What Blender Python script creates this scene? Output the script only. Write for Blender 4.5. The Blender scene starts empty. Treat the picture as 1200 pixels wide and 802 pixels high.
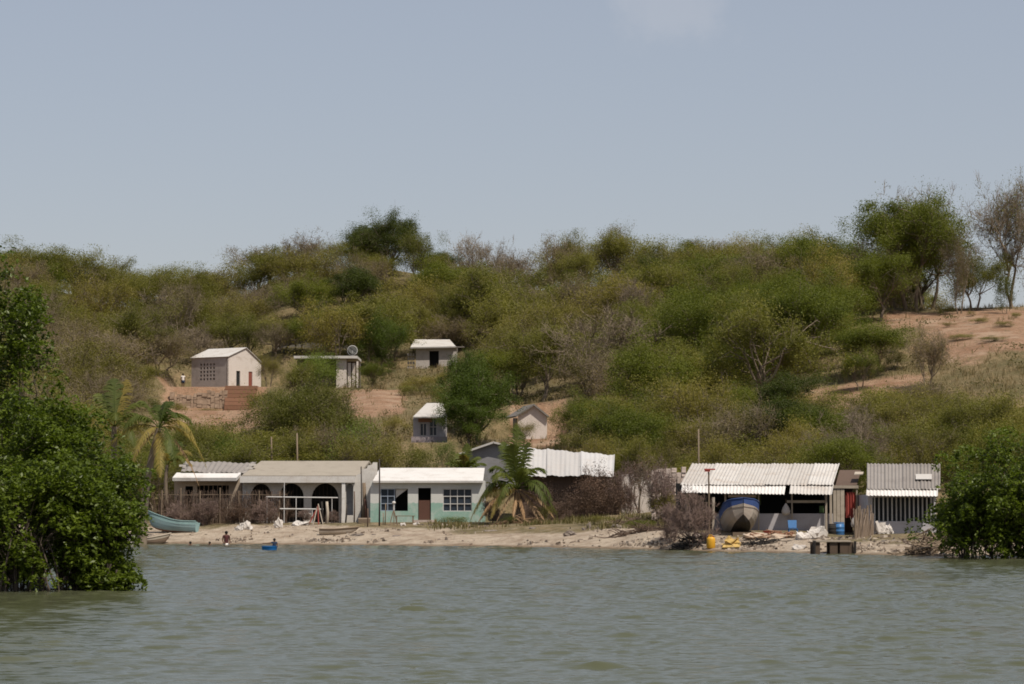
import bpy, math, random
import numpy as np
from mathutils import Vector, Matrix

scn = bpy.context.scene
COL = scn.collection
RNG = np.random.default_rng(7)
random.seed(7)
R = math.radians

# ------------------------------------------------------------------ camera
FPX, CX, CY, HOR, CAMH = 3200.0, 600.0, 401.0, 585.0, 2.5
PITCH = math.atan((HOR - CY) / FPX)
cam = bpy.data.cameras.new('camera')
cam.sensor_width = 36
cam.lens = 36 * FPX / 1200
cam.clip_start, cam.clip_end = 1, 6000
camo = bpy.data.objects.new('camera', cam)
COL.objects.link(camo)
scn.view_settings.view_transform = 'Standard'
scn.view_settings.look = 'None'
scn.view_settings.exposure = 0.36
scn.cycles.filter_width = 1.75
camo.location = (0, 0, CAMH)
camo.rotation_euler = (math.pi / 2 + PITCH, 0, 0)
scn.camera = camo


def W(px, py, Y):
    """the world point at depth Y that the photograph shows at (px, py)"""
    vx, vy = (px - CX) / FPX, (CY - py) / FPX
    d = Vector((vx, math.cos(PITCH) - vy * math.sin(PITCH), math.sin(PITCH) + vy * math.cos(PITCH)))
    return Vector((0, 0, CAMH)) + d * (Y / d.y)


def project(p):
    r = Vector(p) - Vector((0, 0, CAMH))
    f = r.y * math.cos(PITCH) + r.z * math.sin(PITCH)
    u = -r.y * math.sin(PITCH) + r.z * math.cos(PITCH)
    return CX + FPX * r.x / f, CY - FPX * u / f


def ZZ(py, Y):
    return W(600, py, Y).z


def XX(px, Y):
    return W(px, HOR, Y).x


# ------------------------------------------------------------------ terrain
SH_PX = [-400, 160, 400, 600, 800, 900, 1000, 1100, 1500]
SH_Y = [157, 153.8, 149.5, 142.9, 133.5, 127.5, 123.5, 120, 114]
SH_X = [(p - 600) / FPX * y for p, y in zip(SH_PX, SH_Y)]
COLS = [-300, 0, 170, 260, 340, 450, 600, 700, 800, 950, 1060, 1200, 1500]
ROWS = [100, 150, 165, 180, 200, 230, 260, 290, 320, 350, 400, 500, 800]
HT = np.array([
    [1.2, 1.6, 1.8, 2.6, 4.5, 8.5, 13, 18, 24, 30.5, 31, 25, 8],
    [1.2, 1.6, 1.8, 2.6, 4.5, 8.5, 13, 18, 24, 30.5, 31, 25, 8],
    [1.2, 1.6, 1.7, 2.3, 4, 7.5, 12, 16, 20.5, 27, 28.5, 24, 8],
    [1.2, 1.6, 1.7, 2.2, 3.6, 7.5, 11.8, 14.8, 21, 28, 30, 24, 8],
    [1.2, 1.6, 1.7, 2.3, 4.2, 8.8, 12.7, 17, 24, 31, 32, 25, 8],
    [1.2, 1.6, 1.8, 2.6, 5.2, 9.8, 13.2, 17, 24.5, 31.5, 32.5, 25, 8],
    [1.2, 1.6, 1.8, 3.2, 6.3, 10.5, 14.5, 19.5, 25, 29.5, 30, 24, 8],
    [1.2, 1.6, 1.9, 3.6, 6.8, 11.5, 16, 21, 26, 29.8, 30, 24, 8],
    [1.2, 1.6, 2.2, 4, 7.5, 12.5, 17.5, 22.5, 27, 29.5, 29, 24, 8],
    [1.2, 1.6, 3, 5, 8.8, 14.5, 19.5, 24.2, 26.4, 27, 26.5, 22, 8],
    [1.2, 1.8, 3.6, 6, 9.8, 15.5, 20.6, 21.3, 21, 20, 19, 17, 8],
    [1.2, 2, 4.4, 7, 11, 17, 21, 20.8, 20.4, 19.5, 18, 16, 8],
    [1.2, 2, 4.4, 7, 11, 17, 21, 20.8, 20.4, 19.5, 18, 16, 8]], float)


def vnoise(x, y, s, seed=0):
    r = np.random.default_rng(100 + seed)
    t = r.random((64, 64))
    fx, fy = x / s, y / s
    ix, iy = np.floor(fx).astype(int), np.floor(fy).astype(int)
    a, b = fx - ix, fy - iy
    a, b = a * a * (3 - 2 * a), b * b * (3 - 2 * b)
    g = lambda i, j: t[i % 64, j % 64]
    return (g(ix, iy) * (1 - a) + g(ix + 1, iy) * a) * (1 - b) + (g(ix, iy + 1) * (1 - a) + g(ix + 1, iy + 1) * a) * b - 0.5


def shore_y(x):
    return np.interp(x, SH_X, SH_Y) + 1.0 * vnoise(x, x * 0, 5, 1) + 0.4 * vnoise(x, x * 0, 1.7, 2)


PADS = []   # x0, x1, y0, y1, z


def pad(px0, px1, Y0, Y1, z, fall=2.5):
    a, b = XX(px0, Y0), XX(px1, Y0)
    PADS.append((min(a, b) - 0.6, max(a, b) + 0.6, Y0 - 0.8, Y1, z, fall))


def base_height(x, y):
    u = np.clip(x / np.maximum(y, 60) * FPX + 600, -299, 1499)
    yy = np.clip(y, 100, 799)
    ci = np.clip(np.searchsorted(COLS, u) - 1, 0, len(COLS) - 2)
    ri = np.clip(np.searchsorted(ROWS, yy) - 1, 0, len(ROWS) - 2)
    ca, ra = np.array(COLS, float), np.array(ROWS, float)
    a = (u - ca[ci]) / (ca[ci + 1] - ca[ci])
    b = (yy - ra[ri]) / (ra[ri + 1] - ra[ri])
    a = a * a * (3 - 2 * a)
    h = (HT[ci, ri] * (1 - a) + HT[ci + 1, ri] * a) * (1 - b) + (HT[ci, ri + 1] * (1 - a) + HT[ci + 1, ri + 1] * a) * b
    d = y - shore_y(x)
    zb = np.interp(d, [-60, -8, -3, 0, 3, 8, 14, 22], [-3, -1.7, -0.7, -0.02, 0.42, 0.95, 1.15, 1.5])
    zb = zb - 0.35 * np.clip((u - 700) / 300, 0, 1) * np.clip(d / 8, 0, 1)
    k = np.clip((d - 13) / 16, 0, 1)
    k = k * k * (3 - 2 * k)
    hill = h + k * (1.1 * vnoise(x, y, 17, 3) + 0.5 * vnoise(x, y, 6, 4))
    z = zb * (1 - k) + hill * k
    z = z + np.clip(d / 3, 0, 1) * (0.10 * vnoise(x, y, 2.2, 5) + 0.06 * vnoise(x, y, 0.9, 6))
    for (x0, x1, y0, y1, pz, fall) in PADS:
        dx = np.maximum(np.maximum(x0 - x, x - x1), 0)
        dy = np.maximum(np.maximum(y0 - y, y - y1), 0)
        q = np.clip(1 - np.hypot(dx, dy) / fall, 0, 1)
        q = q * q * (3 - 2 * q)
        z = z * (1 - q) + pz * q
    return z


Z_A = ZZ(612, 160)
Z_B = ZZ(613, 162)
Z_C = ZZ(612, 165)
Z_D = ZZ(612, 160)
Z_E = ZZ(622, 140)
Z_G = ZZ(628, 137)
pad(433, 570, 160, 167, Z_A)
pad(285, 442, 162, 170, Z_B)
pad(200, 284, 165, 171, Z_C)
pad(600, 720, 160, 169, Z_D)
pad(795, 1006, 140, 147, Z_E)
pad(1012, 1110, 137, 143, Z_G)
Z_H = ZZ(457, 280)
pad(192, 306, 252, 268.6, ZZ(489, 270), 4)
pad(198, 318, 272.6, 288, Z_H, 1.5)
Z_I = ZZ(459, 262)
pad(340, 422, 262, 270, Z_I)
Z_I2 = ZZ(432, 300)
pad(315, 418, 300, 308, Z_I2)
Z_J = ZZ(433, 280)
pad(476, 538, 280, 286, Z_J)
Z_K = ZZ(521, 205)
pad(480, 524, 198, 210, Z_K)
Z_L = ZZ(516, 214)
pad(600, 645, 207, 220, ZZ(517, 212))


def ground(x, y):
    return float(base_height(np.array([float(x)]), np.array([float(y)]))[0])


def on_ground(px, Y):
    x = XX(px, Y)
    return Vector((x, Y, ground(x, Y)))


# ------------------------------------------------------------------ mesh helpers
def np_mesh(name, V, F, attr=None):
    V = np.asarray(V, np.float32)
    F = np.asarray(F, np.int32)
    me = bpy.data.meshes.new(name)
    n, k = F.shape
    me.vertices.add(len(V))
    me.vertices.foreach_set('co', V.ravel())
    me.loops.add(n * k)
    me.loops.foreach_set('vertex_index', F.ravel())
    me.polygons.add(n)
    me.polygons.foreach_set('loop_start', np.arange(0, n * k, k, dtype=np.int32))
    me.polygons.foreach_set('loop_total', np.full(n, k, np.int32))
    me.update(calc_edges=True)
    if attr is not None:
        a = me.attributes.new('rnd', 'FLOAT', 'POINT')
        a.data.foreach_set('value', np.asarray(attr, np.float32))
    return me


ORI = {}


def link(name, me, mat=None, parent=None):
    o = bpy.data.objects.new(name, me)
    COL.objects.link(o)
    if mat is not None:
        me.materials.clear()
        me.materials.append(mat)
    if parent is not None:
        o.parent = parent
        ORI[o] = ORI[parent]
    return o


def tag(o, label=None, cat=None, group=None, kind=None):
    if label:
        o['label'] = label
    if cat:
        o['category'] = cat
    if group:
        o['group'] = group
    if kind:
        o['kind'] = kind
    return o


def thing(name, loc, label, cat, group=None):
    o = bpy.data.objects.new(name, None)
    o.empty_display_size = 0.3
    COL.objects.link(o)
    o.location = loc
    ORI[o] = Vector(loc)
    return tag(o, label, cat, group)


class MB:
    def __init__(s):
        s.v, s.f = [], []

    def add(s, vs, fs):
        b = len(s.v)
        s.v += [Vector(p) for p in vs]
        s.f += [[i + b for i in f] for f in fs]
        return s

    def box(s, x0, x1, y0, y1, z0, z1):
        return s.add([(x0, y0, z0), (x1, y0, z0), (x1, y1, z0), (x0, y1, z0), (x0, y0, z1), (x1, y0, z1), (x1, y1, z1), (x0, y1, z1)],
                     [(0, 3, 2, 1), (4, 5, 6, 7), (0, 1, 5, 4), (1, 2, 6, 5), (2, 3, 7, 6), (3, 0, 4, 7)])

    def slab(s, p, t):
        p = [Vector(q) for q in p]
        n = (p[1] - p[0]).cross(p[-1] - p[0]).normalized() * t
        k = len(p)
        return s.add(p + [q - n for q in p], [tuple(range(k)), tuple(range(2 * k - 1, k - 1, -1))] +
                     [(i, i + k, (i + 1) % k + k, (i + 1) % k) for i in range(k)])

    def tube(s, pts, rad, n=6, cap=True):
        pts = [Vector(p) for p in pts]
        if not hasattr(rad, '__len__'):
            rad = [rad] * len(pts)
        b = len(s.v)
        for i, p in enumerate(pts):
            d = (pts[min(i + 1, len(pts) - 1)] - pts[max(i - 1, 0)]).normalized()
            a = d.orthogonal() if i == 0 else (a - d * a.dot(d))
            a.normalize()
            c = d.cross(a)
            for k in range(n):
                th = 2 * math.pi * k / n
                s.v.append(p + (a * math.cos(th) + c * math.sin(th)) * rad[i])
        for i in range(len(pts) - 1):
            for k in range(n):
                s.f.append([b + i * n + k, b + i * n + (k + 1) % n, b + (i + 1) * n + (k + 1) % n, b + (i + 1) * n + k])
        if cap:
            s.f.append([b + k for k in range(n)][::-1])
            s.f.append([b + (len(pts) - 1) * n + k for k in range(n)])
        return s

    def lathe(s, c, prof, n=14, sx=1, sy=1):
        """rings of (radius, height)"""
        c = Vector(c)
        b = len(s.v)
        for r, h in prof:
            for k in range(n):
                th = 2 * math.pi * k / n
                s.v.append(c + Vector((r * sx * math.cos(th), r * sy * math.sin(th), h)))
        for i in range(len(prof) - 1):
            for k in range(n):
                s.f.append([b + i * n + k, b + i * n + (k + 1) % n, b + (i + 1) * n + (k + 1) % n, b + (i + 1) * n + k])
        s.f.append([b + k for k in range(n)][::-1])
        s.f.append([b + (len(prof) - 1) * n + k for k in range(n)])
        return s

    def wall(s, x0, x1, z0, z1, y, t, ops=()):
        """a wall in the xz plane with rectangular or arched openings (xa, xb, za, zb, arched)"""
        xs = {x0, x1}
        for (a, b, za, zb, ar) in ops:
            if ar:
                for k in range(13):
                    xs.add((a + b) / 2 - (b - a) / 2 * math.cos(math.pi * k / 12))
            else:
                xs |= {a, b}
        xs = sorted(xs)
        quads = []

        def top(o, x):
            a, b, za, zb, ar = o
            if not ar:
                return zb
            h = (b - a) / 2
            q = max(0.0, 1 - ((x - (a + b) / 2) / h) ** 2)
            return zb - h * 1.15 + h * 1.15 * math.sqrt(q)
        for xa, xb in zip(xs[:-1], xs[1:]):
            m = (xa + xb) / 2
            o = next((o for o in ops if o[0] < m < o[1]), None)
            if o is None:
                quads.append((xa, xb, z0, z0, z1, z1))
            else:
                if o[2] > z0 + 1e-4:
                    quads.append((xa, xb, z0, z0, o[2], o[2]))
                ta, tb = top(o, xa), top(o, xb)
                quads.append((xa, xb, ta, tb, z1, z1))
        for xa, xb, a0, b0, a1, b1 in quads:
            s.add([(xa, y, a0), (xb, y, b0), (xb, y, b1), (xa, y, a1), (xa, y + t, a0), (xb, y + t, b0), (xb, y + t, b1), (xa, y + t, a1)],
                  [(0, 1, 2, 3), (5, 4, 7, 6), (0, 4, 5, 1), (3, 2, 6, 7)])
        s.add([(x0, y, z0), (x0, y + t, z0), (x0, y + t, z1), (x0, y, z1)], [(1, 0, 3, 2)])
        s.add([(x1, y, z0), (x1, y + t, z0), (x1, y + t, z1), (x1, y, z1)], [(0, 1, 2, 3)])
        for (a, b, za, zb, ar) in ops:
            zt = (zb - (b - a) / 2 * 1.15) if ar else zb
            s.add([(a, y, za), (a, y + t, za), (a, y + t, zt), (a, y, zt)], [(0, 1, 2, 3)])
            s.add([(b, y, za), (b, y + t, za), (b, y + t, zt), (b, y, zt)], [(1, 0, 3, 2)])
        return s

    def corrugated(s, p00, p10, p11, p01, pitch=0.18, amp=0.025, rows=3, sag=0.0, jit=0.0, rng=RNG):
        """a roofing sheet: waves along p00->p10, running down p00->p01"""
        p00, p10, p11, p01 = map(Vector, (p00, p10, p11, p01))
        L = (p10 - p00).length
        n = max(8, int(L / pitch * 6))
        nor = (p10 - p00).cross(p01 - p00).normalized()
        if nor.z < 0:
            nor = -nor
        b = len(s.v)
        for layer in (0, -0.02):
            for j in range(rows + 1):
                w = j / rows
                for i in range(n + 1):
                    q = i / n
                    p = (p00 * (1 - q) + p10 * q) * (1 - w) + (p01 * (1 - q) + p11 * q) * w
                    d = amp * math.sin(2 * math.pi * q * L / pitch) + layer
                    d += sag * (math.sin(q * 5.1 + 1) + math.sin(q * 11.3 + w * 2)) * 0.5
                    s.v.append(p + nor * d)
        m = (rows + 1) * (n + 1)
        for j in range(rows):
            for i in range(n):
                a = b + j * (n + 1) + i
                s.f.append([a, a + 1, a + n + 2, a + n + 1])
                s.f.append([a + m, a + m + n + 1, a + m + n + 2, a + m + 1])
        for i in range(n):
            for r0 in (0, rows):
                a = b + r0 * (n + 1) + i
                s.f.append([a, a + m, a + m + 1, a + 1])
        for j in range(rows):
            for c0 in (0, n):
                a = b + j * (n + 1) + c0
                s.f.append([a, a + n + 1, a + n + 1 + m, a + m])
        return s

    def xf(s, M):
        s.v = [M @ p for p in s.v]
        return s

    def build(s, name, mat, parent=None, smooth=False):
        o = Vector((0, 0, 0)) if parent is None else ORI[parent]
        if parent is None and s.v:
            lo = [min(p[i] for p in s.v) for i in range(3)]
            hi = [max(p[i] for p in s.v) for i in range(3)]
            o = Vector(((lo[0] + hi[0]) / 2, (lo[1] + hi[1]) / 2, lo[2]))
        me = bpy.data.meshes.new(name)
        me.from_pydata([tuple(p - o) for p in s.v], [], s.f)
        me.update()
        if smooth:
            me.polygons.foreach_set('use_smooth', [True] * len(me.polygons))
        ob = link(name, me, mat, parent)
        if parent is None:
            ob.location = o
            ORI[ob] = o
        return ob


# ------------------------------------------------------------------ materials
MATS = {}


def nodes(name):
    m = bpy.data.materials.new(name)
    m.use_nodes = True
    nt = m.node_tree
    return m, nt, nt.nodes['Principled BSDF'], nt.nodes, nt.links


def mix(nt, f, a, b, mode='MIX'):
    n = nt.nodes.new('ShaderNodeMix')
    n.data_type = 'RGBA'
    n.blend_type = mode
    for sock, v in ((n.inputs[0], f), (n.inputs[6], a), (n.inputs[7], b)):
        if hasattr(v, 'is_linked'):
            nt.links.new(v, sock)
        elif hasattr(v, '__len__'):
            sock.default_value = (*v, 1)
        else:
            sock.default_value = v
    return n.outputs[2]


def noise(nt, scale, detail=4, rough=0.55, vec=None, dim=None):
    n = nt.nodes.new('ShaderNodeTexNoise')
    n.inputs['Scale'].default_value = scale
    n.inputs['Detail'].default_value = detail
    n.inputs['Roughness'].default_value = rough
    if vec is not None:
        nt.links.new(vec, n.inputs['Vector'])
    return n.outputs['Fac']


def ramp(nt, f, a, b):
    n = nt.nodes.new('ShaderNodeMapRange')
    n.interpolation_type = 'SMOOTHSTEP'
    nt.links.new(f, n.inputs[0])
    n.inputs[1].default_value, n.inputs[2].default_value = a, b
    return n.outputs[0]


def pos(nt):
    return nt.nodes.new('ShaderNodeNewGeometry').outputs['Position']


def stretch(nt, vec, s):
    n = nt.nodes.new('ShaderNodeVectorMath')
    n.operation = 'MULTIPLY'
    nt.links.new(vec, n.inputs[0])
    n.inputs[1].default_value = s
    return n.outputs[0]


def worn(name, c, dirt=None, amt=0.5, scale=1.5, rough=0.85, streak=True, bump=0.0, fine=12.0):
    """a base colour with stains (vertical streaks) and fine mottling"""
    if name in MATS:
        return MATS[name]
    m, nt, bs, N, L = nodes(name)
    dirt = dirt or tuple(x * 0.45 for x in c)
    p = pos(nt)
    big = noise(nt, scale, 5, 0.65, p)
    col = mix(nt, ramp(nt, big, 0.45, 0.75), c, tuple(c[i] * (1 - amt) + dirt[i] * amt for i in range(3)))
    if streak:
        st = noise(nt, 1.0, 4, 0.7, stretch(nt, p, (7, 7, 0.6)))
        f = nt.nodes.new('ShaderNodeMath')
        f.operation = 'MULTIPLY'
        L.new(ramp(nt, st, 0.52, 0.78), f.inputs[0])
        f.inputs[1].default_value = amt
        col = mix(nt, f.outputs[0], col, dirt)
    fn = noise(nt, fine, 3, 0.7, p)
    col = mix(nt, 0.55, col, mix(nt, fn, tuple(x * 0.6 for x in c), tuple(min(1, x * 1.3) for x in c)))
    oi = N.new('ShaderNodeObjectInfo')
    col = mix(nt, 1.0, col, mix(nt, oi.outputs['Random'], (0.84, 0.82, 0.80), (1.08, 1.08, 1.08)), 'MULTIPLY')
    if min(c) > 0.2:
        bl = noise(nt, 0.9, 7, 0.75, stretch(nt, p, (1, 1, 1.6)))
        col = mix(nt, ramp(nt, bl, 0.50, 0.70), col, mix(nt, 0.55, col, dirt))
        sp = noise(nt, 6.0, 5, 0.8, stretch(nt, p, (1.5, 1.5, 0.5)))
        col = mix(nt, ramp(nt, sp, 0.60, 0.74), col, mix(nt, 0.65, col, tuple(x * 0.8 for x in dirt)))
    L.new(col, bs.inputs['Base Color'])
    bs.inputs['Roughness'].default_value = rough
    bs.inputs['Specular IOR Level'].default_value = 0.25
    if bump:
        b = nt.nodes.new('ShaderNodeBump')
        b.inputs['Strength'].default_value = bump
        b.inputs['Distance'].default_value = 0.05
        L.new(fn, b.inputs['Height'])
        L.new(b.outputs[0], bs.inputs['Normal'])
    MATS[name] = m
    return m


def leaf_mat(name, a, b, gloss=0.55, trans=0.38, vary=0.22):
    if name in MATS:
        return MATS[name]
    m, nt, bs, N, L = nodes(name)
    at = N.new('ShaderNodeAttribute')
    at.attribute_name = 'rnd'
    oi = N.new('ShaderNodeObjectInfo')
    col = mix(nt, at.outputs['Fac'], a, b)
    tw = mix(nt, oi.outputs['Random'], (1 - vary, 1 - vary * 0.9, 1 - vary), (1 + vary * 1.1, 1 + vary * 0.7, 1 + vary * 0.6))
    col = mix(nt, 1.0, col, tw, 'MULTIPLY')
    L.new(col, bs.inputs['Base Color'])
    bs.inputs['Roughness'].default_value = gloss
    bs.inputs['Specular IOR Level'].default_value = 0.32 if gloss < 0.45 else 0.2
    tr = N.new('ShaderNodeBsdfTranslucent')
    L.new(mix(nt, 1.0, col, (1.15, 1.25, 0.6), 'MULTIPLY'), tr.inputs['Color'])
    ms = N.new('ShaderNodeMixShader')
    ms.inputs[0].default_value = trans
    L.new(bs.outputs[0], ms.inputs[1])
    L.new(tr.outputs[0], ms.inputs[2])
    L.new(ms.outputs[0], N['Material Output'].inputs['Surface'])
    MATS[name] = m
    return m


def two_tone(name, upper, lower, zsplit, stain):
    m, nt, bs, N, L = nodes(name)
    p = pos(nt)
    sp = N.new('ShaderNodeSeparateXYZ')
    L.new(p, sp.inputs[0])
    wob = N.new('ShaderNodeMath')
    wob.operation = 'MULTIPLY_ADD'
    L.new(noise(nt, 3, 3, 0.6, p), wob.inputs[0])
    wob.inputs[1].default_value = 0.30
    L.new(sp.outputs[2], wob.inputs[2])
    f = ramp(nt, wob.outputs[0], zsplit, zsplit + 0.05)
    col = mix(nt, f, lower, upper)
    col = mix(nt, ramp(nt, noise(nt, 1.1, 7, 0.75, p), 0.44, 0.62), col, mix(nt, 0.55, col, stain))
    col = mix(nt, ramp(nt, noise(nt, 5, 6, 0.8, stretch(nt, p, (1, 1, 0.6))), 0.57, 0.70), col, mix(nt, 0.6, col, (0.30, 0.27, 0.23)))
    st = noise(nt, 1.0, 4, 0.7, stretch(nt, p, (6, 6, 0.7)))
    col = mix(nt, ramp(nt, st, 0.56, 0.8), col, mix(nt, 0.6, col, stain))
    L.new(col, bs.inputs['Base Color'])
    bs.inputs['Roughness'].default_value = 0.9
    return m


M_white = worn('white_limewash', (0.56, 0.53, 0.49), (0.30, 0.25, 0.20), 0.5, 1.2)
M_fascia = worn('white_slab', (0.60, 0.575, 0.545), (0.36, 0.30, 0.25), 0.5, 0.9)
M_roofw = worn('white_cement_sheet', (0.50, 0.475, 0.445), (0.27, 0.19, 0.13), 0.45, 0.8, streak=False)
M_roofg = worn('grey_cement_sheet', (0.27, 0.245, 0.225), (0.14, 0.12, 0.11), 0.6, 0.9, streak=False)
M_rooft = worn('tan_roof_felt', (0.34, 0.30, 0.245), (0.18, 0.15, 0.12), 0.5, 0.8, streak=False)
M_tan = worn('tan_render', (0.40, 0.33, 0.26), (0.2, 0.16, 0.12), 0.6, 1.1)
M_grey = worn('grey_render', (0.24, 0.235, 0.24), (0.13, 0.12, 0.11), 0.6, 1.1)
M_dgrey = worn('weathered_concrete', (0.17, 0.155, 0.14), (0.09, 0.08, 0.07), 0.6, 0.8)
M_block = worn('grey_block', (0.40, 0.36, 0.33), (0.19, 0.16, 0.14), 0.5, 1.0, fine=5)
M_pink = worn('pale_plaster', (0.60, 0.535, 0.485), (0.38, 0.30, 0.24), 0.45, 0.8)
M_lav = worn('pale_lavender_paint', (0.46, 0.44, 0.46), (0.26, 0.23, 0.22), 0.5, 1.5)
M_brick = worn('orange_brick', (0.27, 0.145, 0.09), (0.2, 0.1, 0.06), 0.6, 2.0, streak=False, fine=8)
M_stone = worn('pale_stone', (0.46, 0.375, 0.325), (0.2, 0.16, 0.12), 0.7, 1.5, streak=False, bump=0.6, fine=3)
M_wood = worn('weathered_wood', (0.20, 0.15, 0.105), (0.08, 0.06, 0.045), 0.6, 3.0)
M_pale = worn('pale_driftwood', (0.42, 0.36, 0.29), (0.2, 0.16, 0.12), 0.5, 3.0)
M_stick = worn('brown_sticks', (0.125, 0.085, 0.062), (0.05, 0.035, 0.03), 0.7, 1.6)
M_planks = worn('dark_brown_planks', (0.105, 0.07, 0.052), (0.04, 0.03, 0.025), 0.6, 1.2)
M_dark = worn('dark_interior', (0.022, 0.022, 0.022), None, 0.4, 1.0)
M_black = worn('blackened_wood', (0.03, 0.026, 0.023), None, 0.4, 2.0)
M_glass = worn('dark_window_glass', (0.03, 0.04, 0.055), None, 0.3, 1.0, rough=0.15)
M_door = worn('brown_door', (0.11, 0.055, 0.04), (0.05, 0.03, 0.02), 0.5, 2.0)
M_red = worn('faded_red', (0.33, 0.07, 0.055), (0.16, 0.05, 0.04), 0.4, 2.0)
M_blue = worn('blue_plastic', (0.05, 0.15, 0.33), (0.03, 0.08, 0.16), 0.3, 2.0, rough=0.4)
M_tub = worn('bright_blue_plastic', (0.02, 0.19, 0.55), (0.02, 0.1, 0.3), 0.3, 2.0, rough=0.35)
M_yellow = worn('yellow_plastic', (0.62, 0.33, 0.03), (0.35, 0.18, 0.03), 0.3, 3.0, rough=0.45)
M_ytarp = worn('yellow_tarp', (0.55, 0.37, 0.12), (0.3, 0.2, 0.1), 0.4, 2.0, rough=0.6)
M_sack = worn('white_sack', (0.54, 0.50, 0.46), (0.4, 0.33, 0.27), 0.4, 2.0)
M_metal = worn('white_pipe', (0.55, 0.54, 0.53), (0.3, 0.25, 0.2), 0.4, 3.0, rough=0.5)
M_dmetal = worn('dark_pole', (0.05, 0.042, 0.038), None, 0.4, 3.0)
M_skin = worn('brown_skin', (0.13, 0.068, 0.042), (0.1, 0.05, 0.03), 0.2, 4.0, streak=False, rough=0.6)
M_hair = worn('black_hair', (0.012, 0.010, 0.009), None, 0.2, 8.0, streak=False)
M_bark = worn('grey_brown_bark', (0.19, 0.15, 0.11), (0.07, 0.05, 0.04), 0.6, 3.0)
M_barkg = worn('pale_grey_bark', (0.215, 0.168, 0.118), (0.11, 0.09, 0.07), 0.5, 3.0)
M_barkm = worn('mangrove_bark', (0.085, 0.065, 0.05), (0.035, 0.028, 0.02), 0.6, 3.0)

LEAF = {
    'olive': leaf_mat('olive_leaves', (0.102, 0.106, 0.021), (0.192, 0.184, 0.042)),
    'yellow': leaf_mat('yellow_olive_leaves', (0.140, 0.128, 0.028), (0.235, 0.205, 0.055)),
    'green': leaf_mat('mid_green_leaves', (0.080, 0.099, 0.013), (0.158, 0.176, 0.028)),
    'dark': leaf_mat('dark_green_leaves', (0.044, 0.058, 0.012), (0.08, 0.098, 0.022)),
    'brown': leaf_mat('brown_dry_leaves', (0.150, 0.125, 0.055), (0.22, 0.18, 0.09)),
    'dead': leaf_mat('dead_brown_leaves', (0.085, 0.052, 0.036), (0.14, 0.09, 0.06), trans=0.1),
    'mangrove': leaf_mat('mangrove_leaves', (0.042, 0.066, 0.006), (0.145, 0.19, 0.02), gloss=0.44, vary=0.08),
    'mango': leaf_mat('mango_leaves', (0.048, 0.070, 0.010), (0.10, 0.138, 0.022), gloss=0.5, vary=0.08),
    'vine': leaf_mat('vine_leaves', (0.085, 0.120, 0.018), (0.150, 0.185, 0.034), vary=0.1),
}
M_frond = leaf_mat('palm_leaflets', (0.060, 0.085, 0.018), (0.135, 0.15, 0.032), vary=0.15)
M_frondy = leaf_mat('yellowing_leaflets', (0.19, 0.155, 0.04), (0.30, 0.235, 0.07), vary=0.15)
M_frondd = leaf_mat('dead_leaflets', (0.22, 0.14, 0.075), (0.34, 0.225, 0.12), trans=0.15, vary=0.2)
M_grass = leaf_mat('dry_grass_blades', (0.17, 0.13, 0.06), (0.28, 0.21, 0.11), trans=0.2, vary=0.0)
M_weed = leaf_mat('green_weeds', (0.085, 0.085, 0.026), (0.19, 0.15, 0.065), trans=0.2, vary=0.1)


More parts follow.
